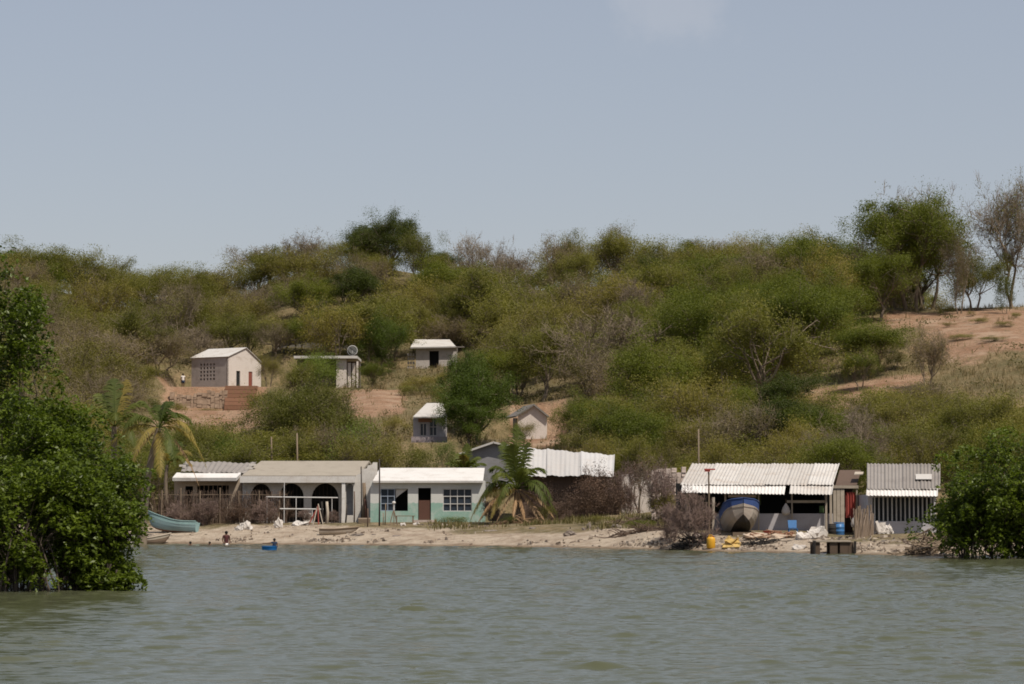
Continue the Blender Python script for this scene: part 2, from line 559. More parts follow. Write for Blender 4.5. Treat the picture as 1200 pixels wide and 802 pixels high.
# ------------------------------------------------------------------ ground, water, sky
def build_ground():
    us = np.concatenate([np.linspace(-2600, -150, 40), np.linspace(-140, 1340, 420), np.linspace(1350, 3800, 40)])
    ys = np.concatenate([np.linspace(60, 108, 10), np.arange(109, 185, 0.35), np.arange(185, 400, 1.2), np.linspace(402, 2600, 40)])
    Yg, Ug = np.meshgrid(ys, us, indexing='ij')
    Xg = (Ug - 600) / FPX * Yg
    Zg = base_height(Xg, Yg)
    nx, ny = len(us), len(ys)
    V = np.stack([Xg, Yg, Zg], -1).reshape(-1, 3)
    idx = np.arange(nx * ny).reshape(ny, nx)
    F = np.stack([idx[:-1, :-1], idx[:-1, 1:], idx[1:, 1:], idx[1:, :-1]], -1).reshape(-1, 4)
    me = np_mesh('ground', V, F)
    X, Y, U = Xg.ravel(), Yg.ravel(), Ug.ravel()
    d = Y - shore_y(X)
    sand = np.clip(1 - (d - 5.5 + 6 * vnoise(X, Y, 3, 11)) / 3, 0, 1)
    sand = np.maximum(sand, 0.34 * np.clip(1 - (d - 20) / 8, 0, 1))
    bare = np.zeros_like(X)
    for (u0, u1, y0, y1) in BARE:
        cu, cy = (u0 + u1) / 2, (y0 + y1) / 2
        q = 1.35 - np.maximum(np.abs(U - cu) / ((u1 - u0) / 2), np.abs(Y - cy) / ((y1 - y0) / 2))
        bare = np.maximum(bare, np.clip(q / 0.6 + 0.7 * vnoise(X, Y, 4, 12), 0, 1))
    for nm, arr in (('sand', sand), ('bare', bare)):
        a = me.attributes.new(nm, 'FLOAT', 'POINT')
        a.data.foreach_set('value', arr.astype(np.float32))
    me.polygons.foreach_set('use_smooth', [True] * len(me.polygons))
    m, nt, bs, N, L = nodes('earth_and_sand')
    p = pos(nt)
    A = lambda n: (lambda t: (setattr(t, 'attribute_name', n), t.outputs['Fac'])[1])(N.new('ShaderNodeAttribute'))
    dry = mix(nt, ramp(nt, noise(nt, 0.35, 5, 0.65, p), 0.35, 0.65), (0.14, 0.115, 0.055), (0.24, 0.175, 0.095))
    dry = mix(nt, ramp(nt, noise(nt, 2.5, 5, 0.7, p), 0.45, 0.65), dry, (0.12, 0.10, 0.045))
    earth = mix(nt, ramp(nt, noise(nt, 0.5, 6, 0.7, p), 0.35, 0.65), (0.265, 0.150, 0.09), (0.35, 0.225, 0.145))
    earth = mix(nt, ramp(nt, noise(nt, 3.0, 5, 0.7, stretch(nt, p, (1, 0.5, 3))), 0.48, 0.70), earth, (0.19, 0.125, 0.075))
    earth = mix(nt, ramp(nt, noise(nt, 0.22, 7, 0.72, stretch(nt, p, (1, 1, 0.4))), 0.50, 0.66), earth, (0.39, 0.275, 0.19))
    earth = mix(nt, ramp(nt, noise(nt, 0.8, 6, 0.8, stretch(nt, p, (1.6, 0.5, 1))), 0.55, 0.68), earth, (0.17, 0.13, 0.075))
    b2 = N.new('ShaderNodeMath')
    b2.operation = 'MULTIPLY_ADD'
    L.new(noise(nt, 1.2, 4, 0.7, p), b2.inputs[0])
    b2.inputs[1].default_value = 0.8
    L.new(A('bare'), b2.inputs[2])
    col = mix(nt, ramp(nt, b2.outputs[0], 0.62, 0.95), dry, earth)
    snd = mix(nt, ramp(nt, noise(nt, 1.1, 6, 0.7, p), 0.4, 0.68), (0.47, 0.385, 0.295), (0.31, 0.235, 0.17))
    snd = mix(nt, ramp(nt, noise(nt, 2.6, 6, 0.75, stretch(nt, p, (0.5, 1.7, 1))), 0.54, 0.66), snd, (0.20, 0.145, 0.10))
    s2 = N.new('ShaderNodeMath')
    s2.operation = 'MULTIPLY_ADD'
    L.new(noise(nt, 1.5, 5, 0.7, p), s2.inputs[0])
    s2.inputs[1].default_value = 0.7
    L.new(A('sand'), s2.inputs[2])
    col = mix(nt, ramp(nt, s2.outputs[0], 0.6, 1.05), col, snd)
    sep = N.new('ShaderNodeSeparateXYZ')
    L.new(p, sep.inputs[0])
    wet = ramp(nt, sep.outputs[2], 0.03, 0.13)
    col = mix(nt, wet, mix(nt, 1.0, col, (0.55, 0.5, 0.45), 'MULTIPLY'), col)
    L.new(col, bs.inputs['Base Color'])
    bs.inputs['Roughness'].default_value = 0.95
    bs.inputs['Specular IOR Level'].default_value = 0.15
    bp = N.new('ShaderNodeBump')
    bp.inputs['Strength'].default_value = 0.9
    bp.inputs['Distance'].default_value = 0.35
    L.new(noise(nt, 1.6, 8, 0.75, p), bp.inputs['Height'])
    L.new(bp.outputs[0], bs.inputs['Normal'])
    tag(link('ground', me, m), kind='structure')


BARE = [(1092, 1400, 218, 256), (985, 1050, 196, 211), (195, 300, 236, 282), (410, 470, 228, 256), (600, 660, 200, 222), (1040, 1100, 240, 256), (940, 1080, 190, 212)]


def build_water():
    ys = [33.0]
    while ys[-1] < 172:
        ys.append(ys[-1] + 0.065 * max(1, ys[-1] / 50) ** 1.15)
    ys = np.array(ys)
    us = np.concatenate([np.linspace(-1500, -95, 150), np.linspace(-90, 1290, 620), np.linspace(1296, 2700, 150)])
    Yg, Ug = np.meshgrid(ys, us, indexing='ij')
    Xg = (Ug - 600) / FPX * Yg
    Z = np.zeros_like(Xg)
    r = np.random.default_rng(5)
    for i in range(72):
        lam = 0.22 * (1.5 / 0.22) ** r.random()
        th = r.normal(0.10, 0.36)
        k = 2 * math.pi / lam
        amp = 0.0034 * lam ** 0.9
        Z += amp * np.sin(k * (math.cos(th) * Yg + math.sin(th) * Xg) + r.random() * 6.28)
    env = 0.9 + 0.7 * vnoise(Xg, Yg * 0.4, 3.5, 21) + 0.8 * vnoise(Xg, Yg * 0.6, 1.3, 22)
    Z = Z * np.clip(env, 0.15, 2)
    Z = Z + 1.6 * np.maximum(Z, 0) ** 2 / 0.05 * 0.25
    Z *= np.clip((190 - Yg) / 60, 0.3, 1)
    Z *= 1 - 0.72 * np.exp(-((Xg + 15) / 6.5) ** 2 - ((Yg - 66) / 12) ** 2)     # calmer water in the lee of the mangroves
    nx, ny = len(us), len(ys)
    V = np.stack([Xg, Yg, Z], -1).reshape(-1, 3)
    idx = np.arange(nx * ny).reshape(ny, nx)
    F = np.stack([idx[:-1, :-1], idx[:-1, 1:], idx[1:, 1:], idx[1:, :-1]], -1).reshape(-1, 4)
    # the open water beyond the finely waved sheet, on each side and behind
    b = len(V)
    l0, l1 = (us[0] - 600) / FPX * 33, (us[0] - 600) / FPX * ys[-1]
    r0, r1 = (us[-1] - 600) / FPX * 33, (us[-1] - 600) / FPX * ys[-1]
    ex = np.array([(l0, 33, 0), (l1, ys[-1], 0), (-900, ys[-1], 0), (-900, 33, 0), (r0, 33, 0), (r1, ys[-1], 0), (900, ys[-1], 0), (900, 33, 0), (-900, -700, 0), (900, -700, 0)], float)
    V = np.concatenate([V, ex])
    F = np.concatenate([F, np.array([(b + 3, b, b + 1, b + 2), (b + 4, b + 7, b + 6, b + 5), (b + 8, b + 9, b + 7, b + 3)])])
    me = np_mesh('water', V, F)
    me.polygons.foreach_set('use_smooth', [True] * len(me.polygons))
    m, nt, bs, N, L = nodes('murky_lagoon_water')
    p = pos(nt)
    bs.inputs['Base Color'].default_value = (0.074, 0.078, 0.042, 1)
    bs.inputs['Roughness'].default_value = 0.12
    bs.inputs['IOR'].default_value = 1.333
    bp = N.new('ShaderNodeBump')
    bp.inputs['Strength'].default_value = 0.55
    bp.inputs['Distance'].default_value = 0.035
    L.new(noise(nt, 3.2, 4, 0.6, stretch(nt, p, (0.7, 1.5, 1))), bp.inputs['Height'])
    L.new(bp.outputs[0], bs.inputs['Normal'])
    tag(link('water', me, m), kind='structure')


SUN_AZ, SUN_EL = math.atan2(0.66, -0.75), R(58)    # azimuth from +Y towards +X


def build_light():
    sd = Vector((math.sin(SUN_AZ) * math.cos(SUN_EL), math.cos(SUN_AZ) * math.cos(SUN_EL), math.sin(SUN_EL)))
    l = bpy.data.lights.new('sun', 'SUN')
    l.energy = 3.7
    l.angle = R(0.6)
    l.color = (1.0, 0.93, 0.82)
    o = bpy.data.objects.new('sun', l)
    COL.objects.link(o)
    o.location = (60, 60, 90)
    o.rotation_euler = sd.to_track_quat('Z', 'Y').to_euler()
    w = bpy.data.worlds.new('World')
    scn.world = w
    w.use_nodes = True
    nt = w.node_tree
    bg = nt.nodes['Background']
    sk = nt.nodes.new('ShaderNodeTexSky')
    sk.sky_type = 'NISHITA'
    sk.sun_disc = False
    sk.sun_elevation = SUN_EL
    sk.sun_rotation = SUN_AZ
    sk.air_density = 1.0
    sk.dust_density = 1.0
    sk.ozone_density = 2.0
    col = mix(nt, 1.0, sk.outputs[0], SKY_TINT, 'MULTIPLY')
    col = mix(nt, 0.55, col, (3.46, 3.76, 4.34))      # thin even haze over the whole sky
    # one faint cloud high over the ridge, and uneven haze
    tc = nt.nodes.new('ShaderNodeTexCoord').outputs['Generated']
    cd = (W(782, 10, 100) - Vector((0, 0, CAMH))).normalized()
    ds = nt.nodes.new('ShaderNodeVectorMath')
    ds.operation = 'DISTANCE'
    nt.links.new(stretch(nt, tc, (1, 1, 1.7)), ds.inputs[0])
    ds.inputs[1].default_value = (cd.x, cd.y, cd.z * 1.7)
    wob = nt.nodes.new('ShaderNodeMath')
    wob.operation = 'MULTIPLY_ADD'
    nt.links.new(noise(nt, 55, 5, 0.6, tc), wob.inputs[0])
    wob.inputs[1].default_value = -0.05
    nt.links.new(ds.outputs['Value'], wob.inputs[2])
    cf = nt.nodes.new('ShaderNodeMath')
    cf.operation = 'MULTIPLY'
    nt.links.new(ramp(nt, wob.outputs[0], 0.004, -0.018), cf.inputs[0])
    cf.inputs[1].default_value = 0.13
    col = mix(nt, cf.outputs[0], col, (6.5, 6.2, 6.2))
    nt.links.new(col, bg.inputs['Color'])
    bg.inputs['Strength'].default_value = SKY_STR


SKY_TINT = (1.18, 0.985, 0.90)
SKY_STR = 0.089
build_ground()
build_water()
build_light()


# ------------------------------------------------------------------ vegetation
def unit(v):
    return v / np.maximum(np.linalg.norm(v, axis=-1, keepdims=True), 1e-9)


def leaf_quads(C, L, Wd, rng, up=0.5, align=None, al=0.0):
    n = len(C)
    nor = rng.normal(size=(n, 3))
    nor[:, 2] = np.abs(nor[:, 2]) * (1 + up) + up * 0.3
    nor = unit(nor)
    t = rng.normal(size=(n, 3))
    if align is not None:
        t = t * (1 - al) + align * al * 1.7
    t = unit(t - nor * np.sum(t * nor, 1, keepdims=True))
    b = np.cross(nor, t)
    L, Wd = np.asarray(L).reshape(-1, 1), np.asarray(Wd).reshape(-1, 1)
    V = np.stack([C - t * L * 0.5, C + b * Wd * 0.5 + t * L * 0.08 - nor * Wd * 0.12, C + t * L * 0.5, C - b * Wd * 0.5 + t * L * 0.08 - nor * Wd * 0.12], 1).reshape(-1, 3)
    return V, np.arange(n * 4).reshape(-1, 4)


class Twigs:
    def __init__(s):
        s.V, s.F, s.n = [], [], 0

    def tube(s, P, rad, k=5):
        P = np.asarray(P, float)
        rad = np.asarray(rad, float)
        m = len(P)
        d = unit(np.gradient(P, axis=0))
        a = np.cross(d, np.array([0.31, 0.87, 0.37]))
        a = unit(a)
        b = np.cross(d, a)
        th = 2 * np.pi * np.arange(k) / k
        V = P[:, None] + (a[:, None] * np.cos(th)[None, :, None] + b[:, None] * np.sin(th)[None, :, None]) * rad[:, None, None]
        i, j = np.meshgrid(np.arange(m - 1), np.arange(k), indexing='ij')
        F = np.stack([i * k + j, i * k + (j + 1) % k, (i + 1) * k + (j + 1) % k, (i + 1) * k + j], -1).reshape(-1, 4) + s.n
        s.V.append(V.reshape(-1, 3))
        s.F.append(F)
        s.n += m * k

    def mesh(s, name):
        me = np_mesh(name, np.concatenate(s.V), np.concatenate(s.F))
        me.polygons.foreach_set('use_smooth', [True] * len(me.polygons))
        return me


def curve(a, b, rng, bend=0.15, n=6, sag=0.0):
    a, b = np.asarray(a, float), np.asarray(b, float)
    L = np.linalg.norm(b - a)
    t = np.linspace(0, 1, n)[:, None]
    off = rng.normal(size=3) * bend * L
    off2 = rng.normal(size=3) * bend * L * 0.5
    P = a + (b - a) * t + off * np.sin(np.pi * t) + off2 * np.sin(2 * np.pi * t)
    P[:, 2] += sag * L * np.sin(np.pi * t[:, 0])
    return P


def make_tree(seed, H, Rr, trunk_h, nl=8, ns=5, leaves=5000, leaf=0.2, clump=0.55, flat=0.75, stems=1, rad=0.14, twigs=0,
              fill=0.5, hole=0.0, rosette=0, lean=(0, 0), low=0.1, aspect=0.42, up=1.1, twmin=0.012):
    """limbs reach points of an uneven crown; each limb divides; leaves sit in clumps round the ends"""
    rng = np.random.default_rng(seed)
    tw = Twigs()
    Rz = (H - trunk_h) * 0.5
    zc = trunk_h + Rz
    top = np.array([lean[0], lean[1], 0.0])
    ends, dirs = [], []
    forks = []
    for s in range(stems):
        a0 = 2 * np.pi * s / max(stems, 1) + rng.random() * 2
        foot = np.array([math.cos(a0), math.sin(a0), 0]) * (0.12 * Rr if stems > 1 else 0) + np.array([0, 0, -0.25])
        fork = np.array([math.cos(a0), math.sin(a0), 0]) * (0.3 * Rr if stems > 1 else 0.06 * Rr) + top * 0.6 + np.array([0, 0, max(trunk_h, 0.35) * (0.85 + 0.3 * rng.random())])
        r0 = rad / (stems ** 0.45)
        tw.tube(curve(foot, fork, rng, 0.08), np.linspace(r0 * 1.25, r0 * 0.8, 6), 7)
        forks.append((fork, r0))
    for i in range(nl):
        th = i * 2.39996 + rng.normal() * 0.35
        rr = Rr * math.sqrt((i + 0.6) / nl) * (0.8 + 0.3 * rng.random())
        q = math.sqrt(max(0.0, 1 - min(1, rr / Rr) ** 2))
        z = zc + Rz * (q * (0.35 + 0.65 * rng.random()) if rng.random() > low * 2 else -q * rng.random() * 0.9) * (0.9 + 0.25 * rng.random())
        z = max(z, trunk_h * 0.55 + 0.3)
        e = np.array([math.cos(th) * rr, math.sin(th) * rr, z]) + top
        fk, r0 = min(forks, key=lambda f: np.linalg.norm(f[0][:2] - e[:2]) + rng.random() * 0.3)
        P = curve(fk, e, rng, 0.10, 6, 0.06)
        r1 = r0 * (0.42 + 0.2 * rng.random())
        tw.tube(P, np.linspace(r1, r1 * 0.25, 6), 5)
        ends.append(e)
        dirs.append(unit(e - fk))
        for j in range(ns):
            st = P[2 + rng.integers(0, 4)]
            f = e + rng.normal(size=3) * Rr * np.array([0.30, 0.30, 0.30 * flat])
            f[2] = max(f[2], trunk_h * 0.5 + 0.2)
            Q = curve(st, f, rng, 0.12, 5)
            tw.tube(Q, np.linspace(r1 * 0.4, r1 * 0.10, 5), 4)
            ends.append(f)
            dirs.append(unit(f - st))
            for k in range(twigs):
                s2 = Q[1 + rng.integers(0, 4)]
                d = unit(dirs[-1] * 0.5 + rng.normal(size=3) * 0.6 + np.array([0, 0, 0.45]))
                ln = Rr * (0.16 + 0.22 * rng.random())
                g = s2 + d * ln
                tw.tube(curve(s2, g, rng, 0.12, 3), np.maximum([r1 * 0.13, r1 * 0.09, r1 * 0.04], twmin * np.array([1, 0.8, 0.5])), 3)
                if twigs > 5:
                    for _ in range(2):
                        d2 = unit(d + rng.normal(size=3) * 0.5)
                        tw.tube(curve(s2 + d * ln * 0.5, s2 + d * ln * 0.5 + d2 * ln * 0.6, rng, 0.1, 3), np.array([1, 0.8, 0.4]) * max(twmin, r1 * 0.06), 3)
    E = np.array(ends)
    crown = None
    if leaves:
        w = rng.random(len(E)) ** 0.7 + 0.15
        if hole:
            w *= rng.random(len(E)) > hole
        w /= w.sum()
        cr = rng.random(len(E))
        if rosette:
            n = leaves // rosette
            ci = rng.choice(len(E), n, p=w)
            d = unit(rng.normal(size=(n, 3)) + np.array([0, 0, 0.35]))
            rad_ = clump * (0.55 + 0.5 * rng.random((n, 1))) * (0.7 + 0.6 * cr[ci])[:, None]
            C = E[ci] + d * rad_ * np.array([1, 1, flat])
            ax = unit(d + np.array([0, 0, 0.5]) + rng.normal(size=(n, 3)) * 0.3)
            C = np.repeat(C, rosette, 0)
            A = np.repeat(ax, rosette, 0)
            N = len(C)
            side = rng.normal(size=(N, 3))
            side = unit(side - A * np.sum(side * A, 1, keepdims=True))
            al = unit(side + A * 0.55)
            ln = leaf * (0.75 + 0.5 * rng.random(N))
            V, F = leaf_quads(C + al * ln[:, None] * 0.5, ln, ln * aspect, rng, 0.9, al, 0.92)
            rnd = np.clip(0.55 * np.repeat(rng.random(n), rosette) + 0.25 * rng.random(N) + 0.25 * np.repeat(cr[ci], rosette), 0, 1)
        else:
            n = leaves
            ci = rng.choice(len(E), n, p=w)
            g = np.clip(rng.normal(size=(n, 3)), -1.9, 1.9) * clump * (0.6 + 0.7 * cr[ci])[:, None] * np.array([1, 1, flat])
            C = E[ci] + g
            C[:, 2] = np.maximum(C[:, 2], 0.12 + 0.1 * rng.random(n))
            ln = leaf * (0.6 + 0.8 * rng.random(n))
            V, F = leaf_quads(C, ln, ln * aspect, rng, up)
            rnd = np.clip(0.75 * cr[ci] + 0.25 * rng.random(n), 0, 1)
        crown = np_mesh('crown', V, F, np.repeat(rnd, 4))
    A = np.concatenate(tw.V + ([V] if leaves else []))
    return tw.mesh('trunk'), crown, float(np.percentile(A[:, 2], 99.6)), float(np.percentile(np.hypot(A[:, 0] - lean[0] * 0.8, A[:, 1] - lean[1] * 0.8), 97.5))


PROTO = {}


def proto(kind, variant, **kw):
    PROTO.setdefault(kind, []).append(make_tree(**kw))


for v in range(5):
    proto('olive', v, seed=10 + v, H=5.0, Rr=3.0, trunk_h=1.5, low=0.05, nl=11 + v % 3, ns=6, leaves=24000, leaf=0.145, clump=0.50, flat=0.75, rad=0.17, stems=1 + v % 3, twigs=3, hole=0.15)
    proto('yellow', v, seed=30 + v, H=4.6, Rr=2.9, trunk_h=1.1, low=0.05, nl=10, ns=6, leaves=15000, leaf=0.135, clump=0.50, flat=0.8, rad=0.16, stems=2 + v % 2, twigs=4, hole=0.15)
    proto('brown', v, seed=50 + v, H=4.6, Rr=2.8, trunk_h=1.1, low=0.06, nl=11, ns=7, leaves=8500, leaf=0.135, clump=0.52, flat=0.8, rad=0.17, stems=1 + v % 3, twigs=7, hole=0.1)
for v in range(4):
    proto('green', v, seed=70 + v, H=5.4, Rr=3.2, trunk_h=1.4, low=0.05, nl=13, ns=6, leaves=32000, leaf=0.15, clump=0.56, flat=0.75, rad=0.15, stems=1 + v % 2)
    proto('bare', v, seed=90 + v, H=5.0, Rr=2.6, trunk_h=0.8, nl=10, ns=8, leaves=1600, leaf=0.12, clump=0.6, rad=0.15, stems=1 + v % 3, twigs=10)
for v in range(3):
    proto('dark', v, seed=110 + v, H=6.0, Rr=3.2, trunk_h=1.1, nl=14, ns=6, leaves=36000, leaf=0.17, clump=0.55, flat=0.65, rad=0.2)
    proto('shrub', v, seed=130 + v, H=1.7, Rr=1.3, trunk_h=0.15, nl=9, ns=5, leaves=5200, leaf=0.10, clump=0.28, flat=0.8, rad=0.05, stems=3)
    proto('dead', v, seed=150 + v, H=3.4, Rr=1.8, trunk_h=0.35, nl=11, ns=7, leaves=3600, leaf=0.16, clump=0.34, flat=1.0, rad=0.08, stems=3, twigs=5, low=0.3)
    proto('twiggy', v, seed=170 + v, H=2.6, Rr=1.3, trunk_h=0.1, nl=12, ns=9, leaves=700, leaf=0.07, clump=0.3, rad=0.08, stems=4, twigs=12, twmin=0.011, low=0.2)
proto('umbrella', 0, seed=201, H=7.0, Rr=4.2, trunk_h=2.7, nl=26, ns=7, leaves=70000, leaf=0.16, clump=0.6, flat=0.55, rad=0.24, stems=2, twigs=2, low=0.16)
proto('umbrella', 1, seed=202, H=6.5, Rr=4.4, trunk_h=1.6, nl=22, ns=7, leaves=60000, leaf=0.155, clump=0.6, flat=0.6, rad=0.22, stems=2, twigs=2, low=0.12)
for v in range(2):
    proto('deadstem', v, seed=220 + v, H=3.4, Rr=1.8, trunk_h=2.1, nl=9, ns=6, leaves=2600, leaf=0.13, clump=0.36, flat=0.8, rad=0.13, stems=3, twigs=6, low=0.06)
for v in range(2):
    proto('halfbare', v, seed=230 + v, H=7.0, Rr=3.6, trunk_h=2.3, nl=14, ns=8, leaves=7000, leaf=0.15, clump=0.75, flat=0.9, rad=0.2, stems=2, twigs=12, twmin=0.016, low=0.08)
LEAFOF = {'halfbare': 'olive', 'deadstem': 'dead', 'umbrella': 'green', 'shrub': 'olive', 'twiggy': 'brown', 'bare': 'brown'}
BARKOF = {'bare': M_barkg, 'halfbare': M_barkg, 'twiggy': worn('pinkish_dry_twigs', (0.22, 0.155, 0.13), (0.1, 0.07, 0.06), 0.5, 3.0), 'brown': M_barkg, 'dead': worn('brown_dry_stems', (0.12, 0.08, 0.06), (0.05, 0.035, 0.03), 0.5, 3.0)}
MESHES = {}


def tree(name, cat, label, loc, kind, w, h, variant=None, rot=None, leafm=None, group=None, depth=None):
    """a tree as an Empty with its trunk and its crown, of crown width w and height h"""
    pv = PROTO[kind]
    vi = (variant if variant is not None else int(RNG.integers(0, len(pv)))) % len(pv)
    t, c, H, Rr = pv[vi]
    lk = leafm or LEAFOF.get(kind, kind)
    key = (kind, vi, lk)
    if key not in MESHES:
        t2, c2 = t.copy(), (c.copy() if c else None)
        t2.materials.append(BARKOF.get(kind, M_bark))
        if c2:
            c2.materials.append(LEAF[lk])
        MESHES[key] = (t2, c2)
    t2, c2 = MESHES[key]
    r = thing(name, loc, label, cat, group)
    rz = RNG.random() * 6.28 if rot is None else rot
    r.rotation_euler = (0, 0, rz)
    sx = w / (2 * Rr)
    r.scale = (sx, (depth or w) / (2 * Rr), h / H)
    link('trunk', t2, None, r)
    if c2:
        link('crown', c2, None, r)
    return r


def tree_px(name, cat, label, px, Y, wpx, top, kind, **kw):
    """the tree standing on the ground at column px and depth Y, as wide and as tall as the photograph shows it"""
    g = on_ground(px, Y)
    h = ZZ(top, Y) - g.z
    return tree(name, cat, label, g, kind, wpx / FPX * Y, max(h, 0.5), **kw)


BOXES = []     # (px0, px1, py0, py1, Y): what a scattered tree may not hide


def keep(px0, px1, py0, py1, Y):
    BOXES.append((px0, px1, py0, py1, Y))


keep(222, 304, 408, 456, 282)
keep(196, 262, 456, 486, 272)
keep(262, 300, 452, 484, 274)
keep(392, 420, 417, 458, 263)
keep(482, 536, 397, 432, 281)
keep(484, 520, 474, 516, 206)
keep(605, 640, 473, 514, 215)
keep(514, 602, 425, 522, 202)
keep(405, 468, 464, 488, 240)
keep(1085, 1200, 368, 440, 252)
keep(985, 1030, 430, 442, 214)
keep(200, 720, 535, 640, 172)
keep(545, 600, 520, 545, 178)
keep(790, 1110, 542, 640, 150)

# the trees that stand out in the photograph
T = tree_px
T('round_tree', 'tree', 'big dark green round-crowned tree standing alone on the skyline', 453, 342, 104, 249, 'umbrella', leafm='dark', variant=1)
T('scrub_tree', 'tree', 'olive tree leaning against the right of the dark skyline tree', 487, 335, 62, 268, 'olive', variant=1)
T('spreading_tree', 'tree', 'large green spreading tree on the crest above the bare earth slope', 1070, 257, 146, 232, 'umbrella', variant=0, rot=0.6)
T('bare_tree', 'tree', 'tall half-bare tree behind the large spreading tree on the crest', 1088, 264, 126, 218, 'halfbare', variant=1)
T('bare_tree', 'tree', 'grey leafless tree rising from the crest at the right edge', 1186, 258, 100, 206, 'halfbare', variant=0)
T('scrub_tree', 'tree', 'thin brown tree under the right side of the large spreading tree', 1126, 252, 50, 268, 'brown', variant=1)
T('bush', 'bush', 'small dark green bush beside the leafless tree on the bare crest', 1180, 250, 34, 320, 'shrub', leafm='dark', variant=1)
T('mango_tree', 'tree', 'dense bright green mango tree in the middle of the village', 558, 202, 98, 430, 'dark', leafm='mango', variant=1)
T('mango_tree', 'tree', 'small mango tree in front of the dense one, above the gable shed roof', 548, 198, 84, 468, 'dark', leafm='mango', variant=0)
T('mango_tree', 'tree', 'lower mango tree rising behind the dense one, below the small hut', 545, 212, 66, 412, 'dark', leafm='mango', variant=2)
T('hill_tree', 'tree', 'brownish-olive tree right behind the block house roof', 292, 294, 64, 372, 'olive', variant=1)
T('hill_tree', 'tree', 'olive tree behind the weathered grey house, right of its ridge', 398, 312, 70, 360, 'yellow', variant=1)
T('hill_tree', 'tree', 'olive tree standing over the small white-roofed hut', 520, 292, 74, 362, 'olive', variant=3)
T('hill_tree', 'tree', 'yellow-olive bushy tree below the small white-roofed hut', 494, 250, 52, 440, 'yellow', variant=2)
T('hill_tree', 'tree', 'dense olive tree right above the mango tree', 590, 262, 80, 398, 'brown', leafm='yellow', variant=2)
T('bush', 'bush', 'bright green bushy growth before the left half of the flat roof', 366, 257, 60, 413, 'shrub', leafm='vine', variant=0)
T('hill_tree', 'tree', 'small olive tree in front of the flat-roofed house, left of its vine', 348, 252, 44, 424, 'olive', variant=0)
T('hill_tree', 'tree', 'small brownish tree right of the block house gable', 314, 274, 36, 414, 'yellow', variant=3)
T('hill_tree', 'tree', 'little green tree right of the satellite dish columns', 436, 258, 40, 420, 'green', variant=2)
T('bush', 'bush', 'low olive bush at the right foot of the orange brick steps', 302, 264, 34, 458, 'shrub', leafm='olive', variant=2)
T('bush', 'bush', 'low yellowish bush on the stone retaining wall, at its left end', 206, 266, 34, 470, 'shrub', leafm='yellow', variant=0)
T('bush', 'bush', 'dry bush on the terrace below the stone retaining wall', 244, 258, 40, 484, 'shrub', leafm='brown', variant=1)
T('hill_tree', 'tree', 'yellow-olive tree left of the white gable house, above the shed roof', 612, 200, 40, 492, 'yellow', variant=4)
T('shore_tree', 'tree', 'bare twiggy tree in front of the pale plaster wall', 730, 159, 44, 545, 'twiggy', variant=0)
T('shore_tree', 'tree', 'tall bare twiggy tree against the broken rubble wall', 774, 150, 46, 541, 'twiggy', variant=2)
T('shore_tree', 'tree', 'yellow-olive tree rising behind the broken rubble wall', 784, 166, 66, 512, 'yellow', variant=1)
T('shore_tree', 'tree', 'olive tree behind the plaster wall between plank house and shack', 744, 170, 70, 510, 'olive', variant=3)
T('shore_tree', 'tree', 'olive tree behind the right end of the white metal roof', 700, 174, 62, 508, 'yellow', variant=2)
for i, (px, Y, wp, tp, lf, lb) in enumerate([(452, 186, 56, 500, 'yellow', 'yellow-olive bush above the left end of the teal house roof'), (486, 182, 50, 520, 'olive', 'olive bush above the middle of the teal house roof'), (430, 196, 50, 486, 'vine', 'fresh green bush above the gap between arched and teal houses'),
        (462, 214, 40, 486, 'yellow', 'yellowish bush at the front edge of the bare earth terrace'), (522, 188, 40, 516, 'vine', 'fresh green bush above the right end of the teal house roof'), (476, 246, 34, 450, 'olive', 'olive bush at the right end of the bare earth terrace'),
        (402, 206, 50, 480, 'brown', 'dry brown bush right of the flat-topped thorn tree'), (232, 188, 50, 494, 'yellow', 'yellowish bush above the left part of the tan cottage roof'), (214, 196, 40, 482, 'vine', 'fresh green bush between the leaning palm and the stone wall')]):
    T('bush', 'bush', lb, px, Y, wp, tp, 'shrub', leafm=lf, variant=i)
T('village_tree', 'tree', 'green leafy tree left of the small white-roofed hut', 448, 276, 66, 362, 'green', leafm='mango', variant=0)
T('village_tree', 'tree', 'dark leafy tree close behind the satellite dish house', 432, 290, 62, 372, 'dark', variant=2)
T('thorn_tree', 'tree', 'wide flat-topped thorn tree below the block house terrace', 352, 196, 140, 440, 'umbrella', leafm='olive', variant=1)
T('thorn_tree', 'tree', 'thinner thorn tree against the right of the flat-topped one', 388, 204, 76, 452, 'brown', leafm='olive', variant=3)
T('thorn_tree', 'tree', 'grey-trunked tree shading the person beside the block house', 190, 283, 88, 385, 'brown', leafm='brown', variant=2)
T('broad_tree', 'tree', 'bright green broad tree at the top of the green thicket', 905, 232, 160, 345, 'umbrella', variant=1)
T('broad_tree', 'tree', 'bright green tree at the left end of the green thicket', 832, 226, 112, 358, 'green', variant=0)
T('broad_tree', 'tree', 'dark low tree shading the foot of the green thicket', 835, 216, 104, 415, 'dark', leafm='green', variant=0)
T('broad_tree', 'tree', 'yellow-green tree at the right end of the green thicket', 965, 228, 84, 352, 'green', leafm='yellow', variant=3)
T('crest_tree', 'tree', 'dark green tree below the skyline left of the large spreading tree', 942, 275, 104, 278, 'dark', leafm='green', variant=1)
T('crest_tree', 'tree', 'tiny dark green tree poking above the middle of the skyline', 816, 318, 34, 281, 'dark', variant=2)
T('crest_tree', 'tree', 'loose-crowned tree sticking up from the skyline right of centre', 722, 330, 50, 262, 'brown', leafm='olive', variant=0)
T('crest_tree', 'tree', 'rounded olive tree on the skyline left of the loose-crowned one', 664, 334, 46, 270, 'olive', variant=0)
